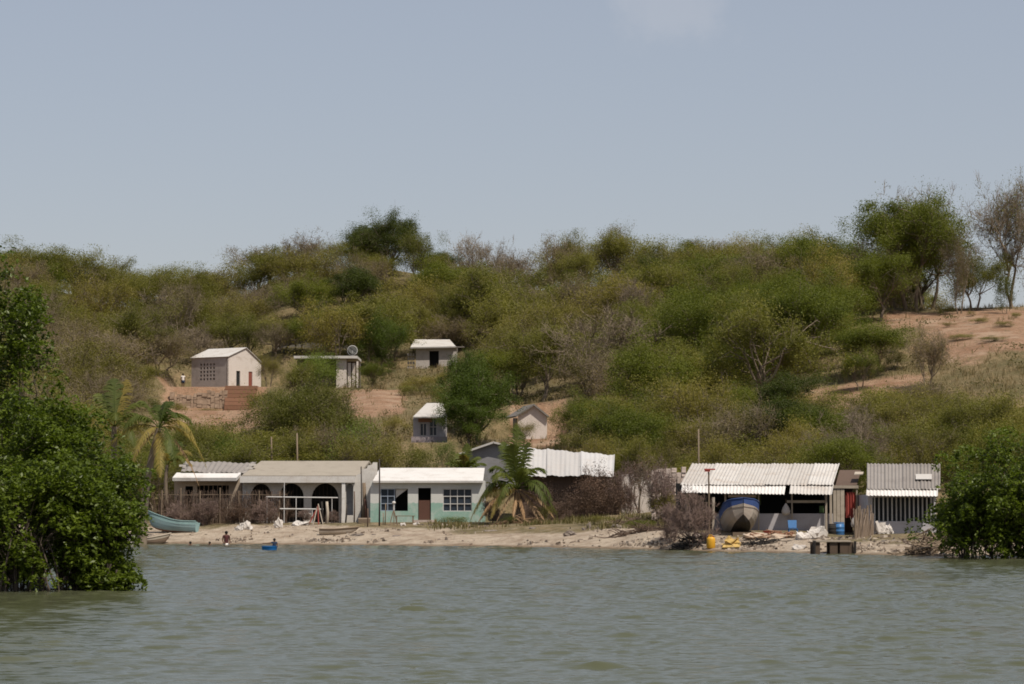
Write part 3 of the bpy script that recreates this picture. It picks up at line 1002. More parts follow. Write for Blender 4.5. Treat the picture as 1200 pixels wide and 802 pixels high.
T('bare_tree', 'tree', 'leafless tree on the skyline right of the dark round tree', 548, 338, 62, 274, 'bare', variant=0)
T('bare_tree', 'tree', 'leafless tree on the skyline left of the dark round tree', 352, 338, 90, 270, 'bare', variant=3)
T('bare_tree', 'tree', 'leafless brown tree on the skyline between two olive trees', 590, 336, 50, 280, 'bare', variant=2)
T('bare_tree', 'tree', 'white-barked leafless tree in the middle of the wooded hillside', 688, 262, 40, 366, 'bare', variant=1)
T('crest_tree', 'tree', 'dense green tree on the skyline at the left edge', 38, 335, 120, 281, 'green', leafm='olive', variant=1)
T('crest_tree', 'tree', 'olive tree on the skyline between the left edge and the dip', 88, 332, 90, 292, 'olive', variant=0)
T('crest_tree', 'tree', 'green tree filling the lowest dip of the skyline', 150, 330, 76, 311, 'green', leafm='olive', variant=2)
T('crest_tree', 'tree', 'rounded green tree on the skyline right of the dip', 222, 332, 84, 312, 'green', leafm='olive', variant=3)
T('crest_tree', 'tree', 'olive tree on the skyline above the person by the block house', 186, 334, 84, 312, 'olive', variant=4)
T('crest_tree', 'tree', 'yellow-olive tree on the skyline above the block house', 262, 336, 92, 303, 'yellow', variant=0)
T('crest_tree', 'tree', 'olive tree on the skyline above the block house gable', 306, 334, 84, 292, 'olive', variant=2)
T('crest_tree', 'tree', 'yellow-olive tree below the leafless tree, left of the dark skyline tree', 350, 330, 100, 290, 'yellow', variant=3)
T('crest_tree', 'tree', 'brownish olive tree under the left side of the dark skyline tree', 408, 332, 84, 290, 'brown', leafm='olive', variant=1)
T('hill_tree', 'tree', 'olive tree half hiding the weathered grey house', 348, 293, 52, 384, 'olive', variant=4)
T('hill_tree', 'tree', 'brownish tree at the left end of the weathered grey house', 322, 290, 56, 378, 'brown', variant=0)
T('crest_tree', 'tree', 'dark tree on the skyline just left of its lowest dip', 120, 338, 80, 298, 'olive', variant=3)
T('slope_tree', 'tree', 'small round tree casting a dark shadow on the bare slope', 1008, 208, 52, 408, 'olive', leafm='green', variant=4)
T('slope_tree', 'tree', 'spindly brown tree standing in front of the bare earth slope', 1092, 205, 66, 386, 'brown', variant=4)
T('shore_tree', 'tree', 'dark-stemmed tree with dry brown crown left of the long shack', 750, 160, 66, 534, 'deadstem', variant=1)
T('shore_tree', 'tree', 'dry brown tree against the end of the long white metal roof', 708, 161, 56, 542, 'dead', variant=2)
for i, (px, Y, wp, tp, lb) in enumerate([(648, 157.5, 56, 566, 'brown dry shrub at the left end of the dark plank wall'),
                                         (684, 157.5, 52, 570, 'brown dry shrub at the middle of the dark plank wall'),
                                         (716, 158, 46, 562, 'brown dry shrub at the right end of the dark plank wall')]):
    T('dry_shrub', 'shrub', lb, px, Y, wp, tp, 'dead', variant=i)
for i, (px, Y, wp, tp, k, lb) in enumerate([(206, 160.2, 34, 588, 'twiggy', 'dry twigs at the left end of the long stick fence, by the canoe'), (240, 160.3, 40, 586, 'twiggy', 'dry twigs against the stick fence below the tan cottage window'),
        (276, 160.3, 40, 588, 'dead', 'brown dry shrub against the stick fence above the white cloth heap'), (308, 160.3, 36, 584, 'twiggy', 'dry twigs against the stick fence before the first arch'),
        (336, 161.9, 26, 590, 'dead', 'brown dry shrub between the stick fence and the second arch'), (358, 161.9, 24, 596, 'twiggy', 'low dry twigs behind the pipe railing'),
        (390, 160.6, 20, 598, 'twiggy', 'dry twigs beside the pale square post'), (576, 157.5, 26, 586, 'twiggy', 'grey dry twigs at the right corner of the teal house')]):
    T('twiggy_bush', 'bush', lb, px, Y, wp, tp, k, variant=i)
T('twiggy_bush', 'bush', 'pinkish leafless twiggy bush in front of the long shack', 812, 133.8, 62, 572, 'twiggy', variant=0)
T('twiggy_bush', 'bush', 'low leafless twiggy bush left of the pinkish one', 786, 136.5, 42, 590, 'twiggy', variant=1)
T('bush', 'bush', 'green bush beside the pale rubble wall, left of the shack', 778, 150, 46, 572, 'shrub', leafm='yellow', variant=0)
T('bush', 'bush', 'low green bush in front of the teal house door', 533, 155.5, 44, 611, 'shrub', leafm='green', variant=2)
T('bush', 'bush', 'small dark green bush at the foot of the short palm', 597, 154.5, 22, 611, 'shrub', leafm='dark', variant=0)
T('bush', 'bush', 'grey-green bush right of the short palm', 640, 155.6, 24, 590, 'shrub', leafm='olive', variant=1)
T('bush', 'bush', 'low olive bush on the bank below the dark plank wall', 700, 150.5, 44, 614, 'shrub', leafm='yellow', variant=1)
T('bush', 'bush', 'low green bush on the bank left of the twiggy bushes', 752, 147.0, 40, 612, 'shrub', leafm='green', variant=2)
T('dry_shrub', 'shrub', 'tall brown dry shrub hiding part of the white metal roof', 690, 158.6, 46, 546, 'dead', variant=1)
T('dry_shrub', 'shrub', 'brown dry shrub between the short palm and the dark planks', 632, 157.8, 40, 574, 'dead', variant=0)
T('climbing_vine', 'vine', 'bright green vine hanging over the flat roof below the grey house', 372, 260.3, 58, 408, 'shrub', leafm='vine', variant=2)
T('bush', 'bush', 'yellow-green bush behind the roof of the tan cottage', 268, 180, 60, 506, 'shrub', leafm='vine', variant=1)
T('bush', 'bush', 'yellow-green bush behind the roof of the arched house', 412, 186, 80, 490, 'shrub', leafm='vine', variant=0)

for i, (px, Y, wp, tp, lf, lb) in enumerate([(1150, 238, 30, 392, 'olive', 'small olive bush in the middle of the bare earth slope'), (1178, 232, 36, 400, 'yellow', 'yellowish bush low on the bare earth slope at the right edge'),
        (1128, 226, 34, 408, 'green', 'low green bush at the foot of the bare earth slope'), (1165, 222, 40, 418, 'olive', 'wide olive bush below the bare earth slope'), (1140, 248, 16, 368, 'brown', 'tiny brown bush near the top of the bare earth slope'),
        (1192, 244, 18, 378, 'olive', 'tiny olive bush high on the bare slope at the right edge'), (1112, 236, 22, 392, 'brown', 'small dry bush on the left side of the bare earth slope')]):
    T('bush', 'bush', lb, px, Y, wp, tp, 'shrub', leafm=lf, variant=i)
# scattered scrub of the hillside: every one a thing of its own
KIND_WORDS = {'olive': ('olive', 'thorn tree'), 'yellow': ('yellow-olive', 'thorn tree'), 'brown': ('brownish dry', 'scrub tree'),
              'green': ('fresh green', 'broadleaf tree'), 'bare': ('leafless grey', 'scrub tree'), 'dark': ('dark green', 'tree'),
              'shrub': ('low olive', 'bush')}
MARKS = [('the block house', 260, 432), ('the satellite dish house', 400, 425), ('the small hut', 508, 415), ('the dark round skyline tree', 452, 275),
         ('the mango tree', 558, 470), ('the white gable house', 622, 492), ('the green thicket', 880, 390), ('the bare earth slope', 1150, 400),
         ('the spreading crest tree', 1066, 290), ('the long shack', 890, 545), ('the teal house', 500, 556), ('the leaning palm', 175, 530),
         ('the skyline dip', 170, 318), ('the left skyline', 40, 320), ('the loose-crowned skyline tree', 722, 280), ('the white-barked leafless tree', 688, 385),
         ('the barred house', 1056, 550), ('the long white metal roof', 660, 540)]


def scatter():
    r = np.random.default_rng(23)
    pts = []
    cand = []
    for Y in np.arange(157, 174, 1.0):
        for _ in range(7):
            cand.append((r.uniform(795, 1260), Y + r.uniform(-1, 1)))
    for Y in np.arange(174, 352, 1.3):
        for _ in range(9):
            px = r.uniform(-60, 1260)
            cand.append((px, Y + r.uniform(-1, 1)))
    r.shuffle(cand)
    for px, Y in cand:
        x = XX(px, Y)
        inb = any(b[0] < px < b[1] and b[2] < Y < b[3] for b in BARE)
        if inb and r.random() > 0.16:
            continue
        if any(q[0] - 2.2 < x < q[1] + 2.2 and q[2] - 2 < Y < q[3] + 2 for q in PADS):
            continue
        if px > 1085 and Y > 258:
            continue
        sz = r.uniform(0.8, 1.35)
        if Y < 200:
            sz *= 0.72
        if Y < 174:
            sz *= r.uniform(0.5, 0.9)
        if inb:
            sz *= 0.4
        if px > 1085:
            sz *= 0.9 if Y < 222 else 0.6
        dmin = 4.1 * sz if Y < 300 else 4.4 * sz
        if any((x - a) ** 2 + (Y - b) ** 2 < (dmin * (0.5 + 0.5 * c)) ** 2 for a, b, c, *_ in pts):
            continue
        g = ground(x, Y)
        w = sz * r.uniform(6.8, 9.2)
        h = sz * r.uniform(4.8, 7.0)
        if Y > 325:
            h *= 0.75
        pb = project((x, Y, g))
        pt = project((x, Y, g + h))
        wpx = w / Y * FPX
        if any(Y < b[4] and pb[0] + wpx * 0.5 > b[0] and pb[0] - wpx * 0.5 < b[1] and pt[1] - 6 < b[3] - 3 and pb[1] > b[2] for b in BOXES):
            if r.random() < 0.5:
                continue
            # a low bush instead, where it hides nothing
            h, w, sz = 1.5, 2.4, 0.4
            pt = project((x, Y, g + h))
            wpx = w / Y * FPX
            if any(Y < b[4] and pb[0] + wpx * 0.5 > b[0] and pb[0] - wpx * 0.5 < b[1] and pt[1] < b[3] - 2 and pb[1] > b[2] for b in BOXES):
                continue
        # which kind grows here
        p = {'olive': 3.4, 'yellow': 2.0, 'brown': 1.7, 'green': 1.5, 'bare': 0.6, 'dark': 0.3}
        if px < 210 and 225 < Y < 300:
            p['brown'] += 4
            p['bare'] += 1.5
        if 750 < px < 1020 and 190 < Y < 268:
            p['green'] += 5
            p['brown'] *= 0.3
            p['bare'] *= 0.2
        if px > 800 and Y < 192:
            p['yellow'] += 5
            p['green'] *= 0.3
        if Y > 315:
            p['bare'] += 1.6
            p['brown'] += 1.5
        if 600 < px < 760 and Y < 235:
            p['brown'] += 1.5
            p['green'] += 1
        ks = list(p)
        pr = np.array([p[k] for k in ks])
        k = ks[r.choice(len(ks), p=pr / pr.sum())]
        if sz < 0.6:
            k = 'shrub'
        pts.append((x, Y, sz, px, g, w, h, k, pt[1] * 0.6 + pb[1] * 0.4))
    return pts


ORD = ['leftmost', 'second from left', 'third from left', 'fourth from left', 'fifth from left', 'sixth from left', 'seventh from left', 'eighth from left', 'ninth from left', 'tenth from left', 'eleventh from left', 'twelfth from left']


def ordinal(i, n):
    return 'rightmost' if n > 1 and i == n - 1 else ORD[min(i, 11)]


SC = scatter()
groups = {}
for s in SC:
    x, Y, sz, px, g, w, h, k, py = s
    m = min(MARKS, key=lambda q: math.hypot(q[1] - px, (q[2] - py) * 1.4))
    dx, dy = px - m[1], py - m[2]
    rel = ('above' if dy < 0 else 'below') if abs(dy) * 1.6 > abs(dx) else ('left of' if dx < 0 else 'right of')
    groups.setdefault((k, rel, m[0]), []).append(s)
for (k, rel, mk), ss in groups.items():
    ss.sort(key=lambda s: s[3])
    n = len(ss)
    for i, s in enumerate(ss):
        x, Y, sz, px, g, w, h, k, py = s
        col, form = KIND_WORDS[k]
        lab = f'{col} {form} {rel} {mk}'
        if n > 1:
            lab += ', ' + ordinal(i, n) + (' of the pair' if n == 2 else f' of {n}')
        lf = None
        if k == 'shrub':
            lf = ['olive', 'yellow', 'green'][i % 3]
            lab = lab.replace('low olive', {'olive': 'low olive', 'yellow': 'low yellowish', 'green': 'low green'}[lf])
        tree('bush' if k == 'shrub' else 'scrub_tree', 'bush' if k == 'shrub' else 'tree', lab, (x, Y, g), k, w, h, leafm=lf, group='dry scrub covering the hillside')
print('SCATTERED', len(SC))


# grass and weeds nobody could count
def blades(name, label, pts, h, mat, seed, per=5, cat='grass'):
    r = np.random.default_rng(seed)
    P = np.repeat(np.asarray(pts), per, 0)
    n = len(P)
    P = P + np.stack([r.normal(0, 0.02 * per, n), r.normal(0, 0.02 * per, n), np.zeros(n)], 1)
    hh = h * (0.5 + r.random(n))
    a = r.random(n) * 6.28
    w = 0.012 + 0.018 * r.random(n)
    s = np.stack([np.cos(a) * w, np.sin(a) * w, np.zeros(n)], 1)
    tip = P + np.stack([r.normal(0, 0.35, n) * hh, r.normal(0, 0.35, n) * hh, hh], 1)
    mid = (P + tip) / 2 + np.stack([np.zeros(n), np.zeros(n), hh * 0.08], 1)
    V = np.stack([P - s - [0, 0, 0.05], P + s - [0, 0, 0.05], mid + s * 0.8, mid - s * 0.8, tip + s * 0.15, tip - s * 0.15], 1).reshape(-1, 3)
    b = np.arange(n)[:, None] * 6
    F = np.concatenate([b + np.array([0, 1, 2, 3]), b + np.array([3, 2, 4, 5])])
    me = np_mesh(name, V, F, np.repeat(r.random(n), 6))
    tag(link(name, me, mat), label, cat, kind='stuff')


def grass_points(n, Y0, Y1, px0, px1, seed, cond=None):
    r = np.random.default_rng(seed)
    px = r.uniform(px0, px1, n)
    Y = r.uniform(Y0, Y1, n)
    x = (px - 600) / FPX * Y
    z = base_height(x, Y)
    k = vnoise(x, Y, 5, 40 + seed) + 0.6 * vnoise(x, Y, 1.6, 41 + seed) > r.uniform(-0.35, 0.25, n)
    for q in PADS:
        k &= ~((x > q[0] - 0.2) & (x < q[1] + 0.2) & (Y > q[2] - 0.2) & (Y < q[3] + 0.2))
    for b in BARE:
        k &= ~((px > b[0]) & (px < b[1]) & (Y > b[2]) & (Y < b[3]) & (r.random(n) < 0.93))
    return np.stack([x, Y, z], 1)[k]


def undergrowth(n, seed):
    """low leafy tangle between the trees, too thick to count"""
    r = np.random.default_rng(seed)
    px = r.uniform(-60, 1260, n)
    Y = 172 + 165 * r.random(n) ** 0.9
    x = (px - 600) / FPX * Y
    k = vnoise(x, Y, 6, 51) + 0.7 * vnoise(x, Y, 2.4, 52) > r.uniform(-0.4, 0.2, n)
    for q in PADS:
        k &= ~((x > q[0] - 1.0) & (x < q[1] + 1.0) & (Y > q[2] - 3.5) & (Y < q[3] + 1))
    for b in BARE:
        k &= ~((px > b[0]) & (px < b[1]) & (Y > b[2]) & (Y < b[3]) & (r.random(n) < 0.9))
    k &= ~((px > 1080) & (Y > 255))
    C0 = np.stack([x, Y, base_height(x, Y)], 1)[k]
    hh = 0.25 + 0.7 * np.clip(0.5 + vnoise(C0[:, 0], C0[:, 1], 3.1, 53), 0, 1)
    # keep the view of the houses on the slope open
    per = 46
    C = np.repeat(C0, per, 0)
    H = np.repeat(hh, per)
    m = len(C)
    C = C + np.stack([r.normal(0, 0.55, m), r.normal(0, 0.55, m), H * r.random(m) ** 0.8], 1)
    ln = 0.19 * (0.6 + 0.8 * r.random(m))
    V, F = leaf_quads(C, ln, ln * 0.5, r, 0.5)
    rnd = np.repeat(np.clip(0.55 * np.repeat(r.random(len(C0)), per) + 0.45 * r.random(m), 0, 1), 4)
    me = np_mesh('undergrowth', V, F, rnd)
    tag(link('undergrowth', me, leaf_mat('undergrowth_leaves', (0.075, 0.072, 0.028), (0.165, 0.135, 0.065), vary=0.0)), 'low olive and brown undergrowth between the hillside trees', 'undergrowth', kind='stuff')


undergrowth(2600, 61)


def scrub_mass(n, seed):
    """the same dry scrub going on along the hill, beyond both ends of the village"""
    r = np.random.default_rng(seed)
    px = np.where(r.random(n) < 0.5, r.uniform(-700, -75, n), r.uniform(1275, 1900, n))
    Y = 166 + 175 * r.random(n)
    x = (px - 600) / FPX * Y
    k = vnoise(x, Y, 9, 57) > -0.28
    C0 = np.stack([x, Y, base_height(x, Y)], 1)[k]
    m0 = len(C0)
    rr, hh, per = r.uniform(1.6, 3.4, m0), r.uniform(2.0, 5.0, m0), 1300
    d = unit(r.normal(size=(m0 * per, 3)))
    d[:, 2] = np.abs(d[:, 2])
    q = r.random(m0 * per) ** 0.25
    C = np.repeat(C0, per, 0) + d * q[:, None] * np.stack([np.repeat(rr, per), np.repeat(rr, per), np.repeat(hh, per)], 1) * (0.8 + 0.4 * r.random((m0 * per, 1)))
    C[:, 2] += 0.4
    ln = 0.28 * (0.6 + 0.8 * r.random(m0 * per))
    V, F = leaf_quads(C, ln, ln * 0.5, r, 1.1)
    rnd = np.repeat(np.clip(0.75 * np.repeat(r.random(m0), per) + 0.25 * r.random(m0 * per), 0, 1), 4)
    tag(link('scrub', np_mesh('scrub', V, F, rnd), LEAF['olive']), 'dry scrub going on along the hillside past both ends of the village', 'scrub', kind='stuff')


scrub_mass(230, 62)
blades('dry_grass', 'straw-coloured dry grass covering the hillside between the trees', np.concatenate([grass_points(30000, 172, 330, -60, 1260, 1), grass_points(9000, 160, 320, 1260, 1700, 5), grass_points(6000, 165, 320, -500, -60, 6)]), 0.38, M_grass, 1)
gp = np.concatenate([grass_points(130, 152, 156, 505, 790, 2), grass_points(80, 145, 152, 690, 800, 3), grass_points(3500, 172, 186, 180, 800, 4)])
blades('weeds', 'green and olive weeds along the top of the beach', gp, 0.26, M_weed, 2, per=14, cat='weeds')


# ------------------------------------------------------------------ mangroves and palms
def mangrove(label, px, Y, wpx, top, seed, leaves, depth=None, leaf=0.15, clump=0.5, low=0.25, nl=26, ns=6, base_z=-0.35, trunk_h=0.9, nroot=26, lift=0.45, group=None):
    x = XX(px, Y)
    H = ZZ(top, Y) - base_z
    w = wpx / FPX * Y
    t = thing('mangrove_tree', (x, Y, base_z), label, 'mangrove', group)
    tm, cm, _, _ = make_tree(seed=seed, H=H * 0.94, Rr=w / 2 * 0.92, trunk_h=trunk_h, nl=nl, ns=ns, leaves=leaves, leaf=leaf, clump=clump, flat=0.85, stems=6, rad=0.11, rosette=7, low=low, aspect=0.44)
    link('trunk', tm, M_barkm, t)
    link('crown', cm, LEAF['mangrove'], t)
    r = np.random.default_rng(seed + 5)
    tw = Twigs()
    for i in range(nroot):
        a = r.random() * 6.28
        q = w / 2 * (0.35 + 0.55 * r.random())
        foot = np.array([math.cos(a) * q, math.sin(a) * q * 0.8, -0.7])
        hi = np.array([math.cos(a) * q * 0.55, math.sin(a) * q * 0.45, 0.9 + lift + 0.8 * r.random()])
        P = curve(hi, foot, r, 0.05, 7, 0.0)
        P[:, :2] += (foot - hi)[:2] * (np.sin(np.linspace(0, np.pi, 7)) * 0.25)[:, None]
        tw.tube(P, np.linspace(0.032, 0.018, 7), 5)
    link('prop_roots', tw.mesh('prop_roots'), M_barkm, t)
    return t


mangrove('tall mangrove rising out of the water at the left edge', -18, 84, 160, 296, 301, 46000, clump=0.52, nl=38, base_z=-0.4)
mangrove('broad mangrove in the water beside the tall one', 58, 79, 140, 448, 302, 34000, clump=0.46, nl=28)
mangrove('low mangrove spreading over the water at the front', 102, 76, 96, 560, 303, 20000, clump=0.36, nl=22, trunk_h=0.5, nroot=30)
mangrove('little mangrove bush hanging low over the water, right of the low one', 132, 75.2, 48, 655, 307, 7000, clump=0.26, nl=16, ns=5, trunk_h=0.15, low=0.4, nroot=16, lift=-0.5)
mangrove('low mangrove in the bottom left corner by the water', 28, 75, 124, 540, 304, 20000, clump=0.38, nl=22, trunk_h=0.6, nroot=34)
mangrove('mangrove standing behind the others near the canoe landing', 116, 118, 92, 520, 305, 17000, clump=0.55, leaf=0.18, nl=24, nroot=14)
mangrove('taller mangrove hidden half behind the left group', 66, 128, 110, 446, 306, 17000, clump=0.6, leaf=0.19, nl=24, nroot=10)
mangrove('dark mangrove filling the right edge of the shore', 1180, 116, 144, 500, 311, 64000, clump=0.52, leaf=0.16, nl=46, low=0.42, base_z=-0.3, nroot=24, trunk_h=0.4)
mangrove('low dark mangrove next to the barred house', 1130, 118.5, 56, 532, 312, 14000, clump=0.36, leaf=0.15, nl=24, low=0.45, base_z=-0.1, nroot=10, trunk_h=0.25)


def frond(parent, base, az, el, length, droop, mat, rng, name='frond', n=38, wl=0.16, twist=0.0):
    d = np.array([math.cos(az) * math.cos(el), math.sin(az) * math.cos(el), math.sin(el)])
    h = unit(np.array([math.cos(az), math.sin(az), 0.0]))
    t = np.linspace(0, 1, 12)
    P = base + d * (t * length)[:, None]
    P[:, 2] -= droop * length * t ** 2.2
    P += h * (-0.12 * droop * length * t ** 3)[:, None]
    tw = Twigs()
    tw.tube(P, np.linspace(0.035, 0.008, 12), 4)
    q = np.linspace(0.14, 0.995, n)
    C = np.stack([np.interp(q, t, P[:, i]) for i in range(3)], 1)
    D = unit(np.stack([np.interp(q, t, np.gradient(P[:, i], t)) for i in range(3)], 1))
    side = unit(np.cross(D, np.array([0, 0, 1.0])) + rng.normal(size=3) * 0.05)
    V, F = [tw.V[0]], [tw.F[0]]
    off = tw.n
    for s in (-1, 1):
        ln = length * wl * 1.5 * np.sin(np.clip(q * 1.02, 0, 1) * np.pi * 0.93 + 0.16) ** 0.6 * (0.85 + 0.3 * rng.random(n))
        v = unit(side * s + D * 0.75 + np.array([0, 0, -0.30 - twist]) + rng.normal(size=(n, 3)) * 0.12)
        tip = C + v * ln[:, None]
        tip[:, 2] -= ln * 0.25
        mid = C + v * ln[:, None] * 0.5
        wv = D * 0.034
        V.append(np.stack([C - wv, C + wv, mid + wv, mid - wv, tip + wv * 0.2, tip - wv * 0.2], 1).reshape(-1, 3))
        b = np.arange(n)[:, None] * 6 + off
        F += [b + np.array([0, 1, 2, 3]), b + np.array([3, 2, 4, 5])]
        off += n * 6
    V = np.concatenate(V)
    me = np_mesh(name, V, np.concatenate(F), np.clip(rng.random() * 0.5 + 0.5 * rng.random(len(V)), 0, 1))
    return link(name, me, mat, parent)


def palm(name, label, foot, top, rad, fronds, seed, cat='palm', scale=1.0):
    r = np.random.default_rng(seed)
    t = thing(name, foot, label, cat)
    top = np.asarray(top) - np.asarray(foot)
    P = curve((0, 0, -0.3), top, r, 0.03, 9)
    tw = Twigs()
    tw.tube(P, np.linspace(rad * 1.3, rad * 0.85, 9) * (1 + 0.06 * np.sin(np.arange(9) * 2.2)), 9)
    link('trunk', tw.mesh('trunk'), M_bark, t)
    for (az, el, ln, dr, kind) in fronds:
        ln *= scale
        f = frond(t, top, R(az), R(el), ln, dr, {'g': M_frond, 'y': M_frondy, 'd': M_frondd}[kind], r, 'dead_frond' if kind == 'd' else 'frond', wl=0.125 if kind != 'd' else 0.08, twist=0.5 if kind == 'd' else 0.0)
        if kind == 'd':
            tag(f, 'dead brown hanging frond')
    return t


pf = on_ground(167, 152.5)
pt_ = W(186, 502, 153.5)
palm('coconut_palm', 'leaning coconut palm with yellowing fronds beside the canoe', pf, pt_, 0.19,
     [(95, 62, 2.6, 0.5, 'g'), (150, 45, 2.9, 0.75, 'g'), (205, 48, 2.8, 0.8, 'g'), (25, 50, 2.7, 0.7, 'g'), (340, 38, 2.7, 0.9, 'y'), (60, 70, 2.4, 0.45, 'g'), (170, 68, 2.7, 0.5, 'g'),
      (185, 22, 2.7, 0.75, 'y'), (10, 18, 2.5, 1.0, 'y'), (300, 15, 2.2, 1.0, 'g'), (240, 10, 2.2, 1.0, 'y'), (350, -25, 2.2, 0.7, 'd'), (200, -35, 1.8, 0.5, 'd'), (280, -30, 2.1, 0.5, 'y'), (320, 55, 2.3, 0.6, 'g')], 41, scale=1.3)
pf = on_ground(136, 158)
palm('coconut_palm', 'greener coconut palm behind the leaning one, among the mangroves', pf, W(134, 500, 158), 0.18,
     [(60, 72, 3.9, 0.25, 'y'), (100, 78, 4.1, 0.3, 'g'), (140, 66, 3.8, 0.4, 'g'), (190, 58, 3.4, 0.6, 'g'), (30, 60, 3.6, 0.5, 'g'), (350, 50, 3.3, 0.7, 'g'), (280, 55, 3, 0.7, 'g'), (230, 42, 3, 0.8, 'y'), (310, 28, 3, 0.9, 'g'), (10, 25, 2.8, 0.9, 'y')], 42)
pf = on_ground(606, 156)
fr = [(az, el, ln, dr, 'g') for az, el, ln, dr in [(95, 84, 4.2, 0.12), (40, 76, 4.0, 0.3), (140, 74, 4.1, 0.3), (250, 76, 3.8, 0.3), (10, 60, 3.8, 0.6), (170, 62, 3.9, 0.6), (300, 62, 3.5, 0.6), (215, 56, 3.6, 0.7),
                                                  (345, 44, 3.4, 0.9), (195, 42, 3.5, 0.9), (320, 40, 3.2, 0.9), (70, 60, 3.6, 0.6), (240, 36, 3.0, 0.9)]]
fr += [(182, 26, 3.4, 0.95, 'y'), (170, 34, 3.5, 0.95, 'y'), (5, 22, 2.9, 0.95, 'g'), (228, 16, 2.6, 0.9, 'y'), (200, 0, 2.5, 0.7, 'd'), (348, -8, 2.5, 0.6, 'd'), (318, -25, 2.0, 0.5, 'd'),
       (225, -30, 2.0, 0.4, 'd'), (335, -32, 2.2, 0.3, 'd'), (180, -20, 2.5, 0.4, 'd'), (290, -45, 1.9, 0.2, 'd'), (260, -40, 1.9, 0.2, 'd')]
palm('short_palm', 'short palm with a skirt of dead brown fronds, right of the teal house', pf, W(606, 574, 156), 0.24, fr, 43)
pf = on_ground(545, 171)
palm('young_palm', 'young palm with upright fronds behind the teal house roof', pf, W(545, 556, 171), 0.12,
     [(80, 76, 2.5, 0.2, 'g'), (120, 64, 2.4, 0.35, 'g'), (40, 60, 2.4, 0.4, 'g'), (170, 52, 2.3, 0.5, 'g'), (10, 50, 2.3, 0.5, 'g'), (220, 60, 2.2, 0.5, 'g'), (300, 60, 2.2, 0.5, 'g'), (260, 70, 2.2, 0.4, 'y')], 44)
pf = on_ground(196, 168)
palm('young_palm', 'yellow-green young palm behind the tan cottage', pf, W(196, 545, 168), 0.12,
     [(20, 55, 3.0, 0.6, 'y'), (50, 66, 2.8, 0.4, 'g'), (100, 70, 2.8, 0.4, 'g'), (0, 42, 2.6, 0.8, 'y'), (150, 58, 2.5, 0.5, 'g'), (330, 50, 2.4, 0.7, 'g'), (260, 60, 2.2, 0.6, 'y')], 45)

# ------------------------------------------------------------------ houses along the shore
def FX(px, Y):
    return XX(px, Y)


def root(name, px, Y, z, label, cat, group=None):
    return thing(name, (XX(px, Y), Y, z), label, cat, group)


def window(parent, xa, xb, za, zb, y, cols, rows, frame, glass=True, bar=0.045):
    """a window: frame with bars, dark pane behind it as a sub-part"""
    m = MB()
    m.box(xa, xb, y, y + 0.06, za, za + bar)
    m.box(xa, xb, y, y + 0.06, zb - bar, zb)
    for i in range(cols + 1):
        x = xa + (xb - xa - bar) * i / cols
        m.box(x, x + bar, y + 0.003, y + 0.057, za + bar, zb - bar)
    for j in range(1, rows):
        z = za + (zb - za) * j / rows
        for i in range(cols):
            a = xa + (xb - xa - bar) * i / cols + bar
            b = xa + (xb - xa - bar) * (i + 1) / cols
            m.box(a, b, y + 0.006, y + 0.054, z - bar / 2, z + bar / 2)
    f = m.build('window', frame, parent)
    MB().box(xa + 0.01, xb - 0.01, y + 0.075, y + 0.09, za + 0.01, zb - 0.01).build('pane', M_glass if glass else M_dark, f)
    return f


def house_shell(parent, px0, px1, Y, zb, zt, depth, mat, ops, inner=True):
    """front wall with openings, side and back walls, dark floor inside"""
    x0, x1 = FX(px0, Y), FX(px1, Y)
    m = MB().wall(x0, x1, zb - 0.4, zt, Y, 0.18, ops)
    m.box(x0, x0 + 0.18, Y + 0.18, Y + depth - 0.18, zb - 0.4, zt)
    m.box(x1 - 0.18, x1, Y + 0.18, Y + depth - 0.18, zb - 0.4, zt)
    m.box(x0, x1, Y + depth - 0.18, Y + depth, zb - 0.4, zt)
    return m.build('wall', mat, parent)


def opening(px0, px1, py0, py1, Y, arch=False):
    return (FX(px0, Y), FX(px1, Y), ZZ(py1, Y), ZZ(py0, Y), arch)


